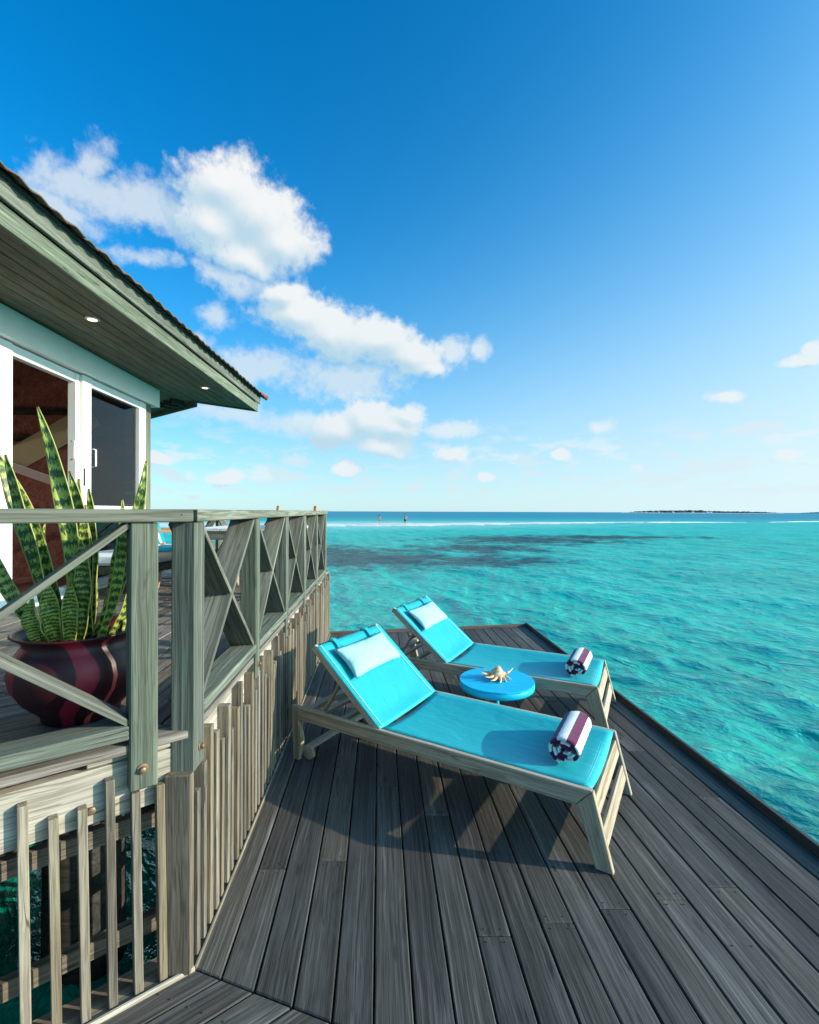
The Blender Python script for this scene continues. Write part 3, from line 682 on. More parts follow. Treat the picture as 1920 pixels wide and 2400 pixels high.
# ------------------------------------------------------------------ the villa
HP = np.array([-3.334, 3.998])
def HW(t, n=0., z=0.):                                       # t along the front, n out over the deck
    p = HP+Rd*t-nR*n; return Vector((p[0], p[1], z))
villa = empty('beach_villa', HW(1, -1.5, UZ), 0, 'green timber villa with white sliding doors and a deep eave over the deck', 'villa')
def hbox(name, t0, t1, n0, n1, z0, z1, mat, parent=None, axis=None, ch=.004):
    q = [HW(t0, n0, z0), HW(t1, n0, z0), HW(t1, n1, z0), HW(t0, n1, z0)]
    ax = axis or (Rd[0], Rd[1], 0)
    return solid(name, q, (0, 0, z1-z0), mat, parent or villa, ax, ch, up=(0, 0, 1) if ax[2] == 0 else (1, 0, 0))
SZ = 3.79
hbox('header_beam', -2.6, 2.50, -.05, .09, 3.545, SZ-.004, M['header'])
V3 = (0, 0, 1)
fr = hbox('door_frame', -.62, -.03, -.06, .035, UZ, 3.535, M['white'], axis=V3)
hbox('top_rail', -.028, .80, -.05, .02, 3.44, 3.532, M['white'], fr); hbox('stile', .80, .862, -.05, .03, UZ, 3.53, M['white'], fr, V3)
hbox('bottom_rail', -.028, .80, -.05, .02, UZ, UZ+.09, M['white'], fr); hbox('threshold', -.62, 2.2, .037, .11, UZ+.001, UZ+.03, M['white'], fr)
sd = hbox('sliding_door', .866, 1.012, -.03, .06, UZ, 3.532, M['white'], axis=V3)
hbox('top_rail', 1.014, 2.02, -.03, .05, 3.44, 3.53, M['white'], sd); hbox('mid_rail', 1.014, 2.02, -.03, .05, 2.12, 2.2, M['white'], sd)
hbox('bottom_rail', 1.014, 2.02, -.03, .05, UZ, UZ+.1, M['white'], sd); hbox('stile', 2.022, 2.19, -.03, .055, UZ, 3.531, M['white'], sd, V3)
hbox('glass_pane', 1.016, 2.018, .004, .012, 2.202, 3.438, M['glass'], ch=0); hbox('glass_pane', 1.016, 2.018, .004, .012, UZ+.102, 2.118, M['glass'], ch=0)
for tt, zz in ((1.03, 2.7), (.775, 2.75)):
    bm = bmesh.new(); o = HW(tt, .062 if tt > 1 else .0, zz); nn = HW(0, 1, 0)-HW(0, 0, 0)
    tube_path(bm, [o-Vector((0, 0, .095)), o+nn*.032-Vector((0, 0, .085)), o+nn*.032+Vector((0, 0, .085)), o+Vector((0, 0, .095))], [.009]*4, 8)
    link('door_handle', bm_mesh(bm, 'door_handle', True), M['white'], sd if tt > 1 else fr)
hbox('lock_plate', .875, .90, .06, .067, 2.4, 2.58, M['black'], sd)
hbox('curtain', 1.02, 1.14, -.14, -.09, UZ, 3.5, M['curtain'], axis=V3)
hbox('corner_post', 2.194, 2.375, -.12, .03, UZ, SZ-.01, M['green'], axis=V3)
# side wall beyond the corner and the room behind the doors
wd = np.array([-.78, .62]); c0 = HP+Rd*2.36-nR*-.1
def WP(t, z): return Vector((c0[0]+wd[0]*t, c0[1]+wd[1]*t, z))
for i in range(16):
    z0 = UZ+i*.154; board('wall_board', WP(.06, z0+.077), WP(3.6, z0+.077), .15, .025, M['green'], villa, side=(0, 0, 1))
hbox('floor_slab', -6, 2.2, -5, -.05, UZ-.25, UZ-.04, M['dark']); hbox('sky_block_wall', -6, 2.2, -1.2, -1.1, -.5, UZ-.26, M['dark'])  # wall under the slab is added to darken the water below the deck
hbox('room_floor', -3, 2.2, -3.4, -.07, UZ-.03, UZ+.002, M['roomwood'])
for i in range(18): hbox('room_wall_board', -3, 2.2, -3.45, -3.41, UZ+i*.16, UZ+i*.16+.155, M['roomwood'])
hbox('room_side_wall', 2.1, 2.14, -3.4, -.18, UZ, 4.0, M['roomwood']); hbox('room_side_wall', -3.0, -2.96, -3.4, -.07, UZ, 4.0, M['roomwood'])
hbox('room_ceiling', -3, 2.2, -3.45, -.05, 4.0, 4.05, M['roomwood']); hbox('room_front_wall', -3, 2.36, -.1, -.052, 3.54, 4.0, M['roomwood'])
for tt in (-1.5, -.2, 1.1): hbox('ceiling_beam', tt, tt+.1, -3.4, -.1, 3.82, 3.96, M['dark'], axis=(-1, 0, 0))
hbox('ceiling_beam', -2.9, 2.05, -1.7, -1.6, 3.55, 3.68, M['dark'])
board('net_pole', HW(1.95, -2.6, 3.1), HW(1.95, -.5, 2.35), .1, .03, M['net'], villa, side=(0, 0, 1))
board('net_drape', HW(2.02, -.5, 3.35), HW(2.02, -2.4, 2.2), .3, .01, M['curtain'], villa, side=(0, 0, 1))
for zz in (3.05, 3.38): board('wall_beam', HW(2.06, -3.3, zz), HW(2.06, -.25, zz), .07, .05, M['dark'], villa, side=(0, 0, 1))
hbox('bed', -1.2, .9, -2.6, -.9, UZ, UZ+.55, M['sheet'], ch=.06)
hbox('cabinet', -.9, .6, -.85, -.5, UZ, UZ+.42, M['roomwood'])
# eave
E0, ET = np.array([-2.245, -.4]), np.array([-2.51, 7.851]); VA = np.array([-3.224, 7.221]); BK = np.array([-4.9, 8.55])
ed = (ET-E0)/np.hypot(*(ET-E0)); en = np.array([ed[1], -ed[0]])      # outwards
def EP(s, n, z): p = ET-ed*s+en*n; return Vector((p[0], p[1], z))
for i in range(13):                                          # soffit boards
    a, b2 = -.03-i*.118, -.03-(i+1)*.118+.006
    poly = [tuple(EP(-.6, a, 0)[:2]), tuple(EP(8.2, a, 0)[:2]), tuple(EP(8.2, b2, 0)[:2]), tuple(EP(-.6, b2, 0)[:2])]
    dv = VA-ET; nrm = np.array([-dv[1], dv[0]]); nrm = nrm if nrm @ (E0-ET) > 0 else -nrm
    poly = clip(poly, ET+nrm/np.hypot(*nrm)*.02, nrm)
    if len(poly) >= 3 and area(poly) > .01: plank('soffit_board', poly, SZ+.03, .022, ed, M['soffit'], villa, .004)
dvb = BK-VA; dvb = dvb/np.hypot(*dvb)
solid('back_soffit', [tuple(VA)+(SZ+.014,), tuple(BK)+(SZ+.014,), (-5.6, 7.4, SZ+.014), (-3.6, 6.6, SZ+.014)], (0, 0, .02), M['soffit'], villa, (dvb[0], dvb[1], 0))
def fasc(name, a, b2, z0, z1, th, off, mat):
    d = (b2-a)/np.hypot(*(b2-a)); n = np.array([d[1], -d[0]])
    return board(name, tuple(a+n*off)+((z0+z1)/2,), tuple(b2+n*off)+((z0+z1)/2,), z1-z0, th, mat, villa, side=(0, 0, 1), ch=.004)
fasc('fascia_board', E0, ET, SZ-.015, SZ+.115, .03, .0, M['green']); fasc('fascia_board', E0, ET+ed*.02, SZ+.118, SZ+.232, .03, .034, M['green'])
fasc('fascia_backing', E0, ET-ed*.03, SZ+.032, SZ+.225, .02, -.028, M['dark'])
fasc('fascia_board', ET+.006*en, VA, SZ-.012, SZ+.112, .03, .0, M['green']); fasc('fascia_board', VA, BK, SZ-.07, SZ+.14, .03, .0, M['green'])
for k in range(3):
    p = VA+dvb*(.18+k*.2); board('bracket', (p[0]-.06, p[1]-.1, SZ-.02), (p[0]-.16, p[1]-.3, SZ-.02), .08, .05, M['dark'], villa, side=(0, 0, 1))
# roof planes
rise = .62
rz = SZ+.238
def RV(s, n): return EP(s, n, rz - (n-.07)*rise if n < .07 else rz)
solid('roof', [EP(-.08, .06, rz), EP(8.3, .06, rz), EP(8.3, -3.3, rz+3.36*rise), EP(3.2, -3.3, rz+3.36*rise)], (0, 0, .02), M['tile'], villa, (ed[0], ed[1], 0))
bkp = Vector((ET[0]-ed[0]*3.2+en[0]*-3.3, ET[1]-ed[1]*3.2+en[1]*-3.3, rz+3.36*rise))
solid('roof', [EP(-.08, .06, rz+.002), (VA[0], VA[1], rz+.15), (BK[0], BK[1], rz+.05), tuple(bkp)], (0, 0, .02), M['tile'], villa, (1, 0, 0), ch=0)
tile_me = None
for i in range(52):
    s = -.06+i*.163
    def fn(u, v):
        x = (u-.5)*.172; return (x, v*.36-.03, .009*math.cos(2*math.pi*(u-.5)*1.0)+.003+v*.36*rise)
    if tile_me is None:
        tile_me = grid_mesh('roof_tile', fn, 10, 1); tile_me.materials.append(M['tile'])
        bm = bmesh.new(); bm.from_mesh(tile_me); bmesh.ops.solidify(bm, geom=bm.faces[:], thickness=.01); bm.to_mesh(tile_me); bm.free()
    p = EP(s, .105, rz-.004); Mx = Matrix.Identity(4)
    for r_ in range(2): Mx[r_][0] = ed[r_]; Mx[r_][1] = -en[r_]
    Mx.translation = p+Vector((random.uniform(-.004, .004), 0, random.uniform(-.005, .004)))
    link('roof_tile', tile_me, None, villa, Mx @ Matrix.Rotation(random.uniform(-.03, .03), 4, 'Z'))
def ridge_cap(a, b2, r=.06):
    a = Vector(a); b2 = Vector(b2); n = max(1, int((b2-a).length/.34)); d = (b2-a)/n
    for i in range(n):
        bm = bmesh.new(); tube_path(bm, [a+d*i, a+d*(i+1.08)], [r*1.08, r*.92], 12); link('ridge_tile', bm_mesh(bm, 'ridge_tile', True), M['ridge'], villa)
ridge_cap(EP(-.13, .13, rz-.0), EP(2.2, -2.2, rz+2.2*rise), .036)
ridge_cap(EP(5.42, .02, rz+.1), EP(6.6, -.9, rz+.8), .07)
for s, n in ((3.72, -.35), (1.44, -.28)):
    p = EP(s, n, SZ+.0065); l = link('downlight', lathe('downlight', [(.052, -.004), (.058, -.001), (.058, .004)], 24), M['steel'], villa, Matrix.Translation(p))
    link('bulb', lathe('bulb', [(.036, -.0065), (.037, -.0045)], 20), M['lamp'], l, Matrix.Translation(p))

# ------------------------------------------------------------------ sun loungers
LW = .785
def make_lounger(name, label):
    root = empty(name, (0, 0, 0), 0, label, 'sun lounger', 'pair of sun loungers on the lower deck')
    L = lambda a, c, z: Vector((a+1.0, c-LW/2, z))
    tk = M['teak']
    def side(nm, prof, c0, th, axis, mat=tk, ch=.004):
        return solid(nm, [L(a, c0, z) for a, z in prof], (0, th, 0), mat, root, axis, ch, up=(0, 1, 0))
    for c0 in (0, LW-.034):
        side('side_rail', [(-1.968, .285), (-.9, .288), (-.088, .285), (-.004, .375), (-1.968, .375)], c0, .034, (1, 0, 0))
        side('front_leg', [(-.085, .283), (0, .375), (.097, 0), (.012, 0), (-.03, .15)], c0, .034, (.25, 0, -1))
        side('rear_leg', [(-2.03, .375), (-1.971, .375), (-1.962, .285), (-1.925, .155), (-1.957, 0), (-2.005, 0), (-2.015, .155)], c0, .034, (0, 0, 1))
    for a, z, w_, t_ in ((-1.915, .345, .055, .03), (-1.8, .335, .045, .022), (-1.62, .335, .045, .026), (-1.93, .07, .05, .03), (-.7, .30, .05, .03)):
        board('cross_bar', L(a, .036, z), L(a, LW-.036, z), w_, t_, tk, root, side=(1, 0, 0))
    for a, z in ((.004, .28), (.043, .135)):
        board('front_slat', L(a, .036, z), L(a, LW-.036, z), .09, .022, tk, root, side=(-.25, 0, 1))
    for c in (.052, LW-.052):
        rod('wheel', L(-1.905, c-.012, .052), L(-1.905, c+.012, .052), .05, tk, root, 20)
    # adjustable back
    ang = math.radians(40); ux = Vector((-math.cos(ang), 0, math.sin(ang))); un = Vector((math.sin(ang), 0, math.cos(ang)))
    Bp = lambda s, c, n: L(-1.286, c, .375)+ux*s+un*n
    for c in (.016+.014, LW-.016-.014):
        board('back_rail', Bp(-.03, c, -.022), Bp(.703, c, -.022), .028, .046, tk, root, side=(0, 1, 0))
    board('back_rail', Bp(.675, .046, -.03), Bp(.675, LW-.046, -.03), .05, .026, tk, root, side=tuple(ux))
    for c in (.1, LW-.1): board('prop', Bp(.42, c, -.05), L(-1.8, c, .352), .03, .018, tk, root, side=(0, 1, 0))
    # fabric
    def sheet(nm, fn, nu, nv, mat, th=.004):
        me = grid_mesh(nm, fn, nu, nv); bm = bmesh.new(); bm.from_mesh(me); bmesh.ops.solidify(bm, geom=bm.faces[:], thickness=th); bm.to_mesh(me); bm.free()
        for p in me.polygons: p.use_smooth = True
        return link(nm, me, mat, root)
    def seat(u, v, dz=0.):
        c = .031+(LW-.062)*u; a = -1.272+1.262*v
        sag = (1-(2*u-1)**2)*(.03+.012*math.sin(v*3)); lip = .03*max(0, (v-.95)/.05)**2*(.25+(1-(2*u-1)**2))
        return L(a, c, .3745-sag-lip*.5+dz)
    st = sheet('seat_sling', seat, 16, 28, M['sling'])
    for u0 in (.045, .945): link('hem', grid_mesh('hem', lambda u, v, u0=u0: seat(u0+u*.012, .01+v*.97, 0.0035), 1, 28), M['hem'], st)
    link('hem', grid_mesh('hem', lambda u, v: seat(u, .958+v*.012, 0.0035), 16, 1), M['hem'], st)
    def back(u, v, dn=0.):
        c = .014+(LW-.028)*u; s = -.012+.722*v; sag = (1-(2*u-1)**2)*.022*min(1, v*6+.3)*(1-.75*v**6)
        wrap = .028*max(0, (v-.95)/.05)**2
        return Bp(s, c, .006-sag-wrap+dn)
    bs = sheet('back_sling', back, 16, 24, M['sling'])
    for u0 in (.05, .94): link('hem', grid_mesh('hem', lambda u, v, u0=u0: back(u0+u*.012, .01+v*.95, 0.0035), 1, 24), M['hem'], bs)
    # head pillow on two straps
    def pil(top):
        def fn(u, v):
            a, b_ = 2*u-1, 2*v-1
            sx = 1-.06*(1-abs(b_))*abs(a); sy = 1-.10*(1-abs(a)**2)
            e = (max(0, 1-abs(a)**3.2)**.55)*(max(0, 1-abs(b_)**2.6)**.6)
            h = .05*e*(1+.12*math.sin(a*5+b_*3)) if top else -.03*e
            return Bp(.475+.132*b_*sy, LW/2+.29*a*sx, .034+h)
        return fn
    bm = bmesh.new()
    for top in (True, False):
        me = grid_mesh('pillow', pil(top), 22, 14); bm.from_mesh(me)
    bmesh.ops.remove_doubles(bm, verts=bm.verts[:], dist=.0008); bmesh.ops.recalc_face_normals(bm, faces=bm.faces[:])
    po = link('pillow', bm_mesh(bm, 'pillow', True), M['pillow'], root)
    for c in (.2, LW-.2):
        pts = [(.56, .052), (.62, .022), (.69, .016), (.712, .0), (.715, -.05), (.66, -.06)]
        link('strap', grid_mesh('strap', lambda u, v, c=c: Bp(*(lambda k, f: (pts[k][0]*(1-f)+pts[k+1][0]*f, c+(u-.5)*.036, pts[k][1]*(1-f)+pts[k+1][1]*f))(min(4, int(v*5)), v*5-min(4, int(v*5)))), 2, 10, False), M['sling'], po)
    return root
def copy_tree(o, parent=None):
    c = o.copy(); COL.objects.link(c); c.parent = parent
    for ch in [x for x in bpy.data.objects if x.parent == o]: copy_tree(ch, c)
    return c
def place(o, ax, ay, th):
    d = Vector((math.cos(th), math.sin(th), 0)); cr = Vector((-d.y, d.x, 0))
    o.location = Vector((ax, ay, LZ)) - d*1.0 + cr*LW/2; o.rotation_euler = (0, 0, th)
    return Matrix.Translation(o.location) @ Matrix.Rotation(th, 4, 'Z')
l1 = make_lounger('sun_lounger', 'nearer turquoise sling lounger, in front of the blue table')
l2 = copy_tree(l1); l2['label'] = 'farther turquoise sling lounger, beyond the blue table'
B1 = place(l1, .906, 2.344, -.539); B2 = place(l2, 1.482, 3.75, -.460)

# ------------------------------------------------------------------ rolled towels
def make_towel(name, label, B, a, c, rot, seed):
    rng = random.Random(seed)
    turns, r1, th = 3.2, .082, .021; n = 150; ny = 26; Ln = .43
    def spiral(q, off):                                       # q 0..1 from the core outwards
        r = .012+(r1-.012)*q+off; an = -2*math.pi*turns*(1-q)-1.9
        return r*math.cos(an)*1.06, r*math.sin(an)*.93
    bm = bmesh.new(); rows = []
    arc = [0.]
    for i in range(1, n+1):
        p, q = spiral(i/n, 0), spiral((i-1)/n, 0); arc.append(arc[-1]+math.hypot(p[0]-q[0], p[1]-q[1]))
    for layer in (0, 1):
        vs = []
        for i in range(n+1):
            col_ = []
            for j in range(ny+1):
                v = j/ny; endr = min(1, min(v, 1-v)*22); edge = math.sin(math.pi/2*endr)
                off = (th/2*.86*(.45+.55*edge)+.0014*math.sin(i*.9+j*1.7)*rng.uniform(.4, 1))*(1 if layer else -1)
                x, z = spiral(i/n, off)
                y = (v-.5)*Ln*(1+.015*math.sin(arc[i]*30))+.012*math.sin(i/n*6.28*turns)*abs(v-.5)*2
                col_.append(bm.verts.new((x, y, z)))
            vs.append(col_)
        rows.append(vs)
    def mi(i): return 1 if int((arc[i]-arc[-1]+20*.05+.03)/.05) % 2 else 0
    for layer in (0, 1):
        for i in range(n):
            for j in range(ny):
                f = bm.faces.new((rows[layer][i][j], rows[layer][i+1][j], rows[layer][i+1][j+1], rows[layer][i][j+1])); f.material_index = mi(i)
    for i in range(n):
        for j in (0, ny):
            f = bm.faces.new((rows[0][i][j], rows[0][i+1][j], rows[1][i+1][j], rows[1][i][j])); f.material_index = mi(i)
    for i in (0, n):
        for j in range(ny):
            f = bm.faces.new((rows[0][i][j], rows[0][i][j+1], rows[1][i][j+1], rows[1][i][j])); f.material_index = mi(i)
    bmesh.ops.recalc_face_normals(bm, faces=bm.faces[:])
    me = bm_mesh(bm, name, True); me.materials.append(M['towel_w']); me.materials.append(M['towel_m'])
    Mx = B @ Matrix.Translation((a+1.0, c-LW/2, .352+.083)) @ Matrix.Rotation(rot, 4, 'Z')
    return tag(link(name, me, None, None, Mx), label, 'towel', 'rolled beach towels')
make_towel('rolled_towel', 'maroon and white striped towel rolled on the nearer lounger', B1, -.19, .425, .03, 1)
make_towel('rolled_towel', 'maroon and white striped towel rolled on the farther lounger', B2, -.18, .415, -.02, 2)

# ------------------------------------------------------------------ round table and shell
TX, TY, TH = .697, 3.79, .42
tb = empty('side_table', (TX, TY, LZ), 0, 'round bright blue side table between the two loungers', 'side table')
for i in range(9):                                           # slatted round top
    hw = .0325; y0 = -.2925+i*.065; pts = []
    for yy in (y0+.0012, y0+.0325, y0+.0638): pts.append((math.sqrt(max(.0004, .2915**2-yy*yy)), yy))
    poly = [(x, y) for x, y in pts]+[(-x, y) for x, y in pts[::-1]]
    solid('slat', [(TX+x, TY+y, LZ+TH-.012) for x, y in poly], (0, 0, .012), M['bluepaint'], tb, (1, 0, 0), .0015)
link('rim', lathe('rim', [(.262, TH-.062), (.286, TH-.06), (.293, TH-.05), (.2935, TH-.014), (.291, TH-.0125), (.262, TH-.0125)], 64), M['bluepaint'], tb, Matrix.Translation((TX, TY, LZ)))
rod('stem', (TX, TY, LZ+.025), (TX, TY, LZ+TH-.065), .021, M['bluepaint'], tb, 18)
link('foot', lathe('foot', [(.19, 0), (.192, .012), (.06, .024), (.03, .05)], 40), M['bluepaint'], tb, Matrix.Translation((TX, TY, LZ)))
def make_shell():
    bm = bmesh.new()
    seg = 28
    prof = [(-.105, .004), (-.088, .012), (-.06, .026), (-.03, .043), (.0, .058), (.022, .054), (.034, .036), (.05, .032), (.058, .02), (.072, .017), (.08, .009), (.092, .003)]
    rings = []
    for x, r in prof:
        rg = []
        for k in range(seg):
            an = 2*math.pi*k/seg; rr = r*(1+.10*math.cos(an*3+x*60)+.06*math.sin(an*9+x*40)); zz = rr*math.sin(an)*(.85 if math.sin(an) > 0 else .5)
            if abs(x) < .05: zz += max(0, math.cos(an-1.9))**3*.02
            rg.append(bm.verts.new((x, rr*math.cos(an)*1.05, zz)))
        rings.append(rg)
    for a, b_ in zip(rings, rings[1:]):
        for k in range(seg): bm.faces.new((a[k], a[(k+1) % seg], b_[(k+1) % seg], b_[k]))
    bm.faces.new(rings[0][::-1]); bm.faces.new(rings[-1])
    bmesh.ops.recalc_face_normals(bm, faces=bm.faces[:])
    base = Matrix.Translation((TX+.005, TY+.02, LZ+TH+.031)) @ Matrix.Rotation(math.radians(14), 4, 'Z')
    body = link('conch_shell', bm_mesh(bm, 'conch_shell', True), M['shell'], None, base)
    tag(body, 'spiny orange and cream conch shell on the round blue table', 'shell')
    spikes = [((-.07, .0, .008), (-.115, -.012, .012), (-.145, -.01, .036), .011), ((-.05, -.035, .0), (-.09, -.06, -.004), (-.13, -.058, .014), .012), ((-.03, -.05, -.006), (-.055, -.085, -.016), (-.1, -.098, -.006), .012),
              ((.0, -.055, -.01), (.0, -.09, -.022), (-.03, -.118, -.022), .012), ((.03, -.045, -.01), (.04, -.08, -.024), (.03, -.105, -.026), .011), ((.055, -.02, -.005), (.085, -.05, -.02), (.09, -.075, -.026), .009), ((.08, .0, .0), (.115, .012, .012), (.15, .022, .034), .010), ((-.03, .045, 0), (-.06, .08, .0), (-.09, .095, .02), .01)]
    for a, b_, c, r in spikes:
        bm = bmesh.new(); a, b_, c = Vector(a), Vector(b_), Vector(c)
        pts = [a*(1-t)**2+b_*2*t*(1-t)+c*t*t for t in (0, .2, .4, .6, .8, 1)]
        tube_path(bm, pts, [r*(1.25-1.05*t) for t in (0, .2, .4, .6, .8, 1)], 8)
        link('spine', bm_mesh(bm, 'spine', True), M['shell'], body, base)
make_shell()

# ------------------------------------------------------------------ pot and snake plant
PX, PY = -1.345, 1.965
prof = [(.10, 0), (.135, .003), (.14, .025), (.15, .04), (.2, .09), (.235, .15), (.245, .2), (.235, .25), (.212, .285), (.198, .305), (.2, .325), (.224, .343), (.236, .35), (.235, .356), (.215, .352), (.192, .335), (.185, .31)]
pot = link('plant_pot', lathe('plant_pot', prof, 56, cap=False), M['pot'], None, Matrix.Translation((PX, PY, UZ+.002)))
tag(pot, 'round bellied maroon pot with red wavy stripes behind the balustrade', 'pot')
link('soil', lathe('soil', [(.02, .322), (.12, .318), (.1875, .312)], 32), M['soil'], pot, Matrix.Translation((PX, PY, UZ+.002)))
plant = empty('snake_plant', (PX, PY, UZ+.32), 0, 'tall banded snake plant growing in the maroon pot', 'plant')
def leaf(base, tip, width, bend=(0, 0, 0), face=0., twist=.3):
    b0 = Vector((PX, PY, UZ+.315))+Vector(base); t1 = Vector((PX, PY, UZ))+Vector(tip); L = t1-b0; bd = Vector(bend)
    z = L.normalized(); s0 = Vector((math.cos(face), math.sin(face), 0)); s0 = (s0-z*s0.dot(z)).normalized()
    def fn(u, v):
        c = b0+L*v+bd*(4*v*(1-v)); q = Matrix.Rotation(twist*(v-.3), 3, z); s = q @ s0; nn = s.cross(z)
        w = width*1.0*(.62+.42*math.sin(min(1, v*1.1)*math.pi*.62))*max(0.02, (1-max(0, (v-.55)/.45)**2.2)); a = 2*u-1
        cup = .42*w*(a*a)*(1-.55*v)
        return c+s*(w/2*a)+nn*cup+nn*.003*math.sin(v*17+a*2)
    me = grid_mesh('leaf', fn, 6, 26, uv=True); bm = bmesh.new(); bm.from_mesh(me); bmesh.ops.solidify(bm, geom=bm.faces[:], thickness=.004); bm.to_mesh(me); bm.free()
    for p in me.polygons: p.use_smooth = True
    link('leaf', me, M['leaf'], plant)
# base offset from the pot centre, tip offset (z above the deck), width, bend, facing
for q in [((.0, -.03, 0), (-.125, -.08, 1.245), .062, (.05, 0, 0), .2), ((-.05, -.04, 0), (-.27, -.1, 1.07), .075, (.02, 0, 0), .5), ((-.03, -.08, 0), (-.21, -.13, 1.05), .07, (.01, .0, 0), -.3),
          ((-.08, .0, 0), (-.33, .03, .98), .07, (-.0, 0, 0), .9), ((-.06, .06, 0), (-.1, .12, .975), .05, (0, 0, 0), .1), ((.02, .04, 0), (-.03, .08, .93), .055, (.02, 0, 0), -.4),
          ((.07, -.02, 0), (.245, .03, 1.045), .05, (.03, 0, -.02), .3), ((.09, .03, 0), (.17, .09, .80), .05, (.05, 0, 0), 1.2), ((.05, -.08, 0), (.075, -.12, .72), .062, (.02, 0, 0), -.1), ((-.02, -.1, 0), (-.03, -.15, .56), .06, (0, -.01, 0), .3),
          ((-.06, -.11, 0), (-.09, -.15, .50), .07, (0, -.02, 0), 0.), ((.03, .0, 0), (.02, -.01, .86), .05, (-.02, 0, 0), .5), ((-.1, -.06, 0), (-.36, -.1, .80), .05, (-.03, 0, 0), .7), ((.1, -.05, 0), (.2, -.06, .88), .04, (.03, 0, 0), 1.), ((.02, -.1, 0), (.05, -.14, .56), .05, (0, 0, 0), .6),
          ((-.03, .09, 0), (-.16, .16, 1.0), .055, (0, 0, 0), .2), ((.05, .07, 0), (.1, .14, .84), .05, (0, 0, 0), -.5), ((.15, .05, 0), (.165, .06, .405), .035, (0, 0, 0), .2), ((-.12, .02, 0), (-.2, .06, .78), .05, (-.04, 0, 0), 1.3), ((.0, .02, 0), (-.07, .02, 1.0), .055, (.05, 0, 0), -.2)]:
    leaf(*q, twist=random.uniform(-.5, .5))

# ------------------------------------------------------------------ dining set on the upper deck
dt = empty('dining_table', (-1.55, 4.8, UZ), 0, 'pale topped timber dining table beside the long balustrade', 'dining table')
for i in range(7): board('top_board', (-1.98+i*.125+.06, 4.35, UZ+.665), (-1.98+i*.125+.06, 5.35, UZ+.665), .121, .028, M['sheet'], dt, side=(1, 0, 0))
for a, b2 in (((-1.93, 4.41), (-1.17, 4.41)), ((-1.93, 5.29), (-1.17, 5.29)), ((-1.93, 4.41), (-1.93, 5.29)), ((-1.17, 4.41), (-1.17, 5.29))): board('apron', a+(UZ+.607,), b2+(UZ+.607,), .075, .025, M['teak'], dt, side=(0, 0, 1))
for x in (-1.92, -1.18):
    for y in (4.42, 5.28): board('leg', (x, y, UZ+.002), (x, y, UZ+.64), .06, .06, M['teak'], dt, side=(1, 0, 0))
def dining_chair(loc, rz, label, bh=.9):
    r = empty('dining_chair', (0, 0, 0), 0, label, 'chair', 'dining chairs with turquoise canvas')
    w_ = M['chairwood']
    for x in (-.25, .25):
        board('front_leg', (x, .26, 0), (x, .2, .62), .04, .05, w_, r, side=(1, 0, 0)); board('rear_leg', (x, -.28, 0), (x, -.2, .42), .04, .05, w_, r, side=(1, 0, 0))
        board('back_post', (x, -.19, .42), (x, -.33, bh), .035, .045, w_, r, side=(1, 0, 0)); board('arm_rest', (x, -.27, .635), (x, .27, .635), .05, .028, w_, r, side=(1, 0, 0))
        board('seat_rail', (x*.9, -.24, .4), (x*.9, .24, .41), .03, .055, w_, r, side=(1, 0, 0))
    board('seat_rail', (-.2, .225, .41), (.2, .225, .41), .05, .03, w_, r, side=(0, 0, 1))
    solid('seat', [(-.24, -.22, .425), (.24, -.22, .425), (.24, .25, .435), (-.24, .25, .435)], (0, 0, .045), M['cushion'], r, ch=.015)
    solid('back_canvas', [(-.225, -.2, .5), (.225, -.2, .5), (.225, -.296, .80), (-.225, -.296, .80)], (0, .02, .006), M['cushion'], r, ch=.006)
    solid('canvas_stripe', [(-.04, -.176, .505), (.04, -.176, .505), (.04, -.272, .795), (-.04, -.272, .795)], (0, .004, .001), M['sheet'], r, ch=0)
    r.location = loc; r.rotation_euler = (0, 0, rz)
dining_chair((-2.38, 4.95, UZ), math.radians(-75), 'turquoise canvas dining chair left of the pale table, between two near posts', .815)
dining_chair((-1.5, 5.85, UZ), math.radians(172), 'turquoise canvas dining chair beyond the pale table, post tops above the rail')
db = empty('day_bed', (-2.95, 5.0, UZ), 0, 'low white cushioned day bed beside the villa door', 'day bed')
solid('mattress', [(-3.2, 4.6, UZ+.3), (-2.55, 4.6, UZ+.3), (-2.55, 6.0, UZ+.3), (-3.2, 6.0, UZ+.3)], (0, 0, .12), M['sheet'], db, (0, 1, 0), .03)
solid('frame', [(-3.22, 4.58, UZ+.22), (-2.53, 4.58, UZ+.22), (-2.53, 6.02, UZ+.22), (-3.22, 6.02, UZ+.22)], (0, 0, .075), M['dark'], db, (0, 1, 0))
for x in (-3.18, -2.57):
    for y in (4.62, 5.98): board('leg', (x, y, UZ+.002), (x, y, UZ+.22), .05, .05, M['dark'], db, side=(1, 0, 0))

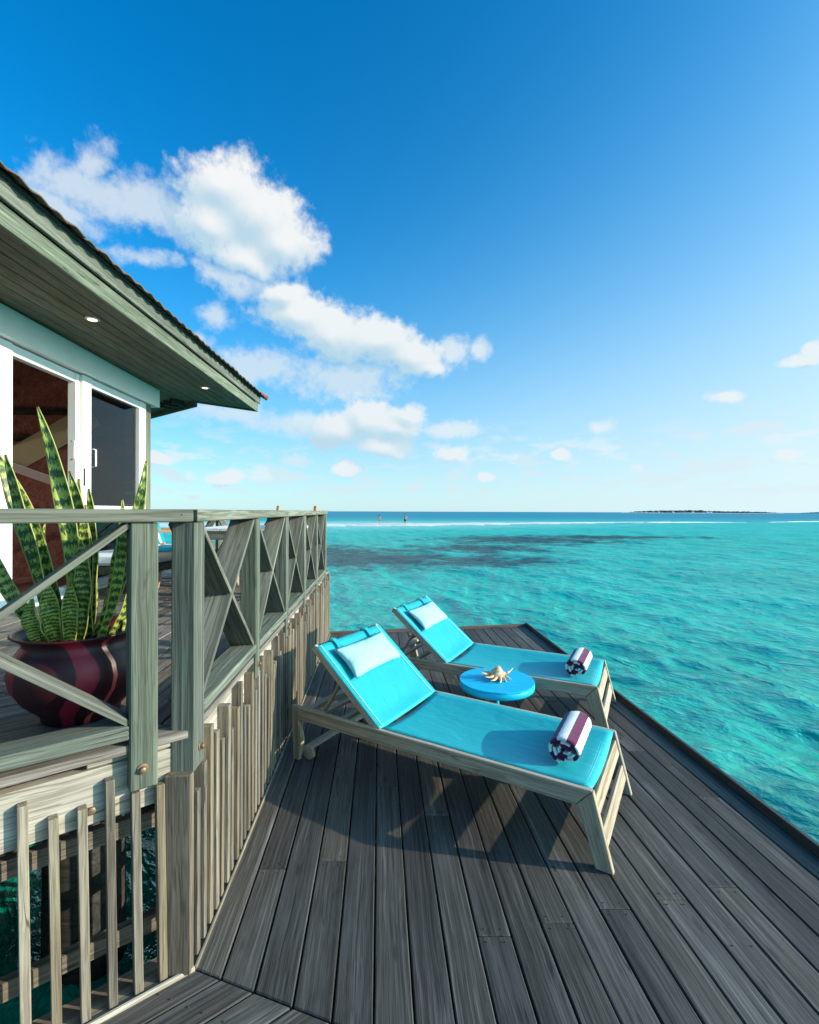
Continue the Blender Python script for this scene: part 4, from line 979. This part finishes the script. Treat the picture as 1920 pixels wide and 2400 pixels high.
# ------------------------------------------------------------------ two people wading on the sandbar
def person(loc, rz, h, label, kind):
    r = empty('person', (0, 0, 0), 0, label, 'person', 'people standing on the sandbar')
    k = h/1.75
    V = [(0, 0, .95), (0, 0, 1.12), (0, .0, 1.32), (0, 0, 1.45), (0, .01, 1.54), (0, .02, 1.64), (0, .01, 1.73),
         (.1, 0, .9), (.12, .03, .5), (.12, .0, .08), (.13, .12, .03), (-.1, 0, .9), (-.12, -.06, .5), (-.12, -.12, .08), (-.13, .0, .03),
         (.19, 0, 1.4), (.26, .03, 1.13), (.18, .2, 1.2), (.11, .27, 1.28), (-.19, 0, 1.4), (-.26, .03, 1.13), (-.17, .2, 1.18), (-.1, .27, 1.27)]
    Rr = [.14, .125, .15, .09, .058, .1, .06, .1, .062, .04, .035, .1, .062, .04, .035, .062, .045, .035, .035, .062, .045, .035, .035]
    E = [(0, 1), (1, 2), (2, 3), (3, 4), (4, 5), (5, 6), (0, 7), (7, 8), (8, 9), (9, 10), (0, 11), (11, 12), (12, 13), (13, 14), (3, 15), (15, 16), (16, 17), (17, 18), (3, 19), (19, 20), (20, 21), (21, 22)]
    me = bpy.data.meshes.new('body'); me.from_pydata([tuple(c*k for c in v) for v in V], E, [])
    o = link('body', me, M['skin'], r); sk = o.modifiers.new('skin', 'SKIN'); o.modifiers.new('sub', 'SUBSURF').levels = 2
    if not me.skin_vertices: me.attributes.new('', 'FLOAT', 'POINT')
    for i, sv in enumerate(me.skin_vertices[0].data):
        sv.radius = (Rr[i]*k*(1 if kind == 'man' else .86),)*2; sv.use_root = i == 0
    link('hair', lathe('hair', [(.03, -.02), (.105, .0), (.115, .06), (.08, .12), (.02, .14)], 14), M['hair'], r, Matrix.Translation((0, -.005, 1.62*k)))
    if kind == 'man':
        link('shorts', lathe('shorts', [(.2, .62*k), (.205, .75*k), (.175, .98*k), (.15, 1.0*k)], 16), M['swim'], r, Matrix.Diagonal((1, .8, 1, 1)))
    else:
        link('bikini', lathe('bikini', [(.13, .84*k), (.165, .9*k), (.15, .98*k)], 16), M['bikini'], r, Matrix.Diagonal((1, .85, 1, 1)))
        link('bikini', lathe('bikini', [(.14, 1.24*k), (.16, 1.3*k), (.14, 1.36*k)], 16), M['bikini'], r, Matrix.Diagonal((1, .85, 1, 1)))
        link('hair', lathe('hair', [(.05, 1.32*k), (.08, 1.45*k), (.1, 1.6*k), (.05, 1.7*k)], 12), M['hair'], r, Matrix.Translation((0, -.06, 0)))
    r.location = loc; r.rotation_euler = (0, 0, rz)
person((-4.5, 72, -.02), math.radians(-110), 1.62, 'woman in a dark bikini standing on the sandbar, left of the pair', 'woman')
person((-.65, 73, -.02), math.radians(-60), 1.84, 'man in dark swim shorts standing on the sandbar, right of the pair', 'man')
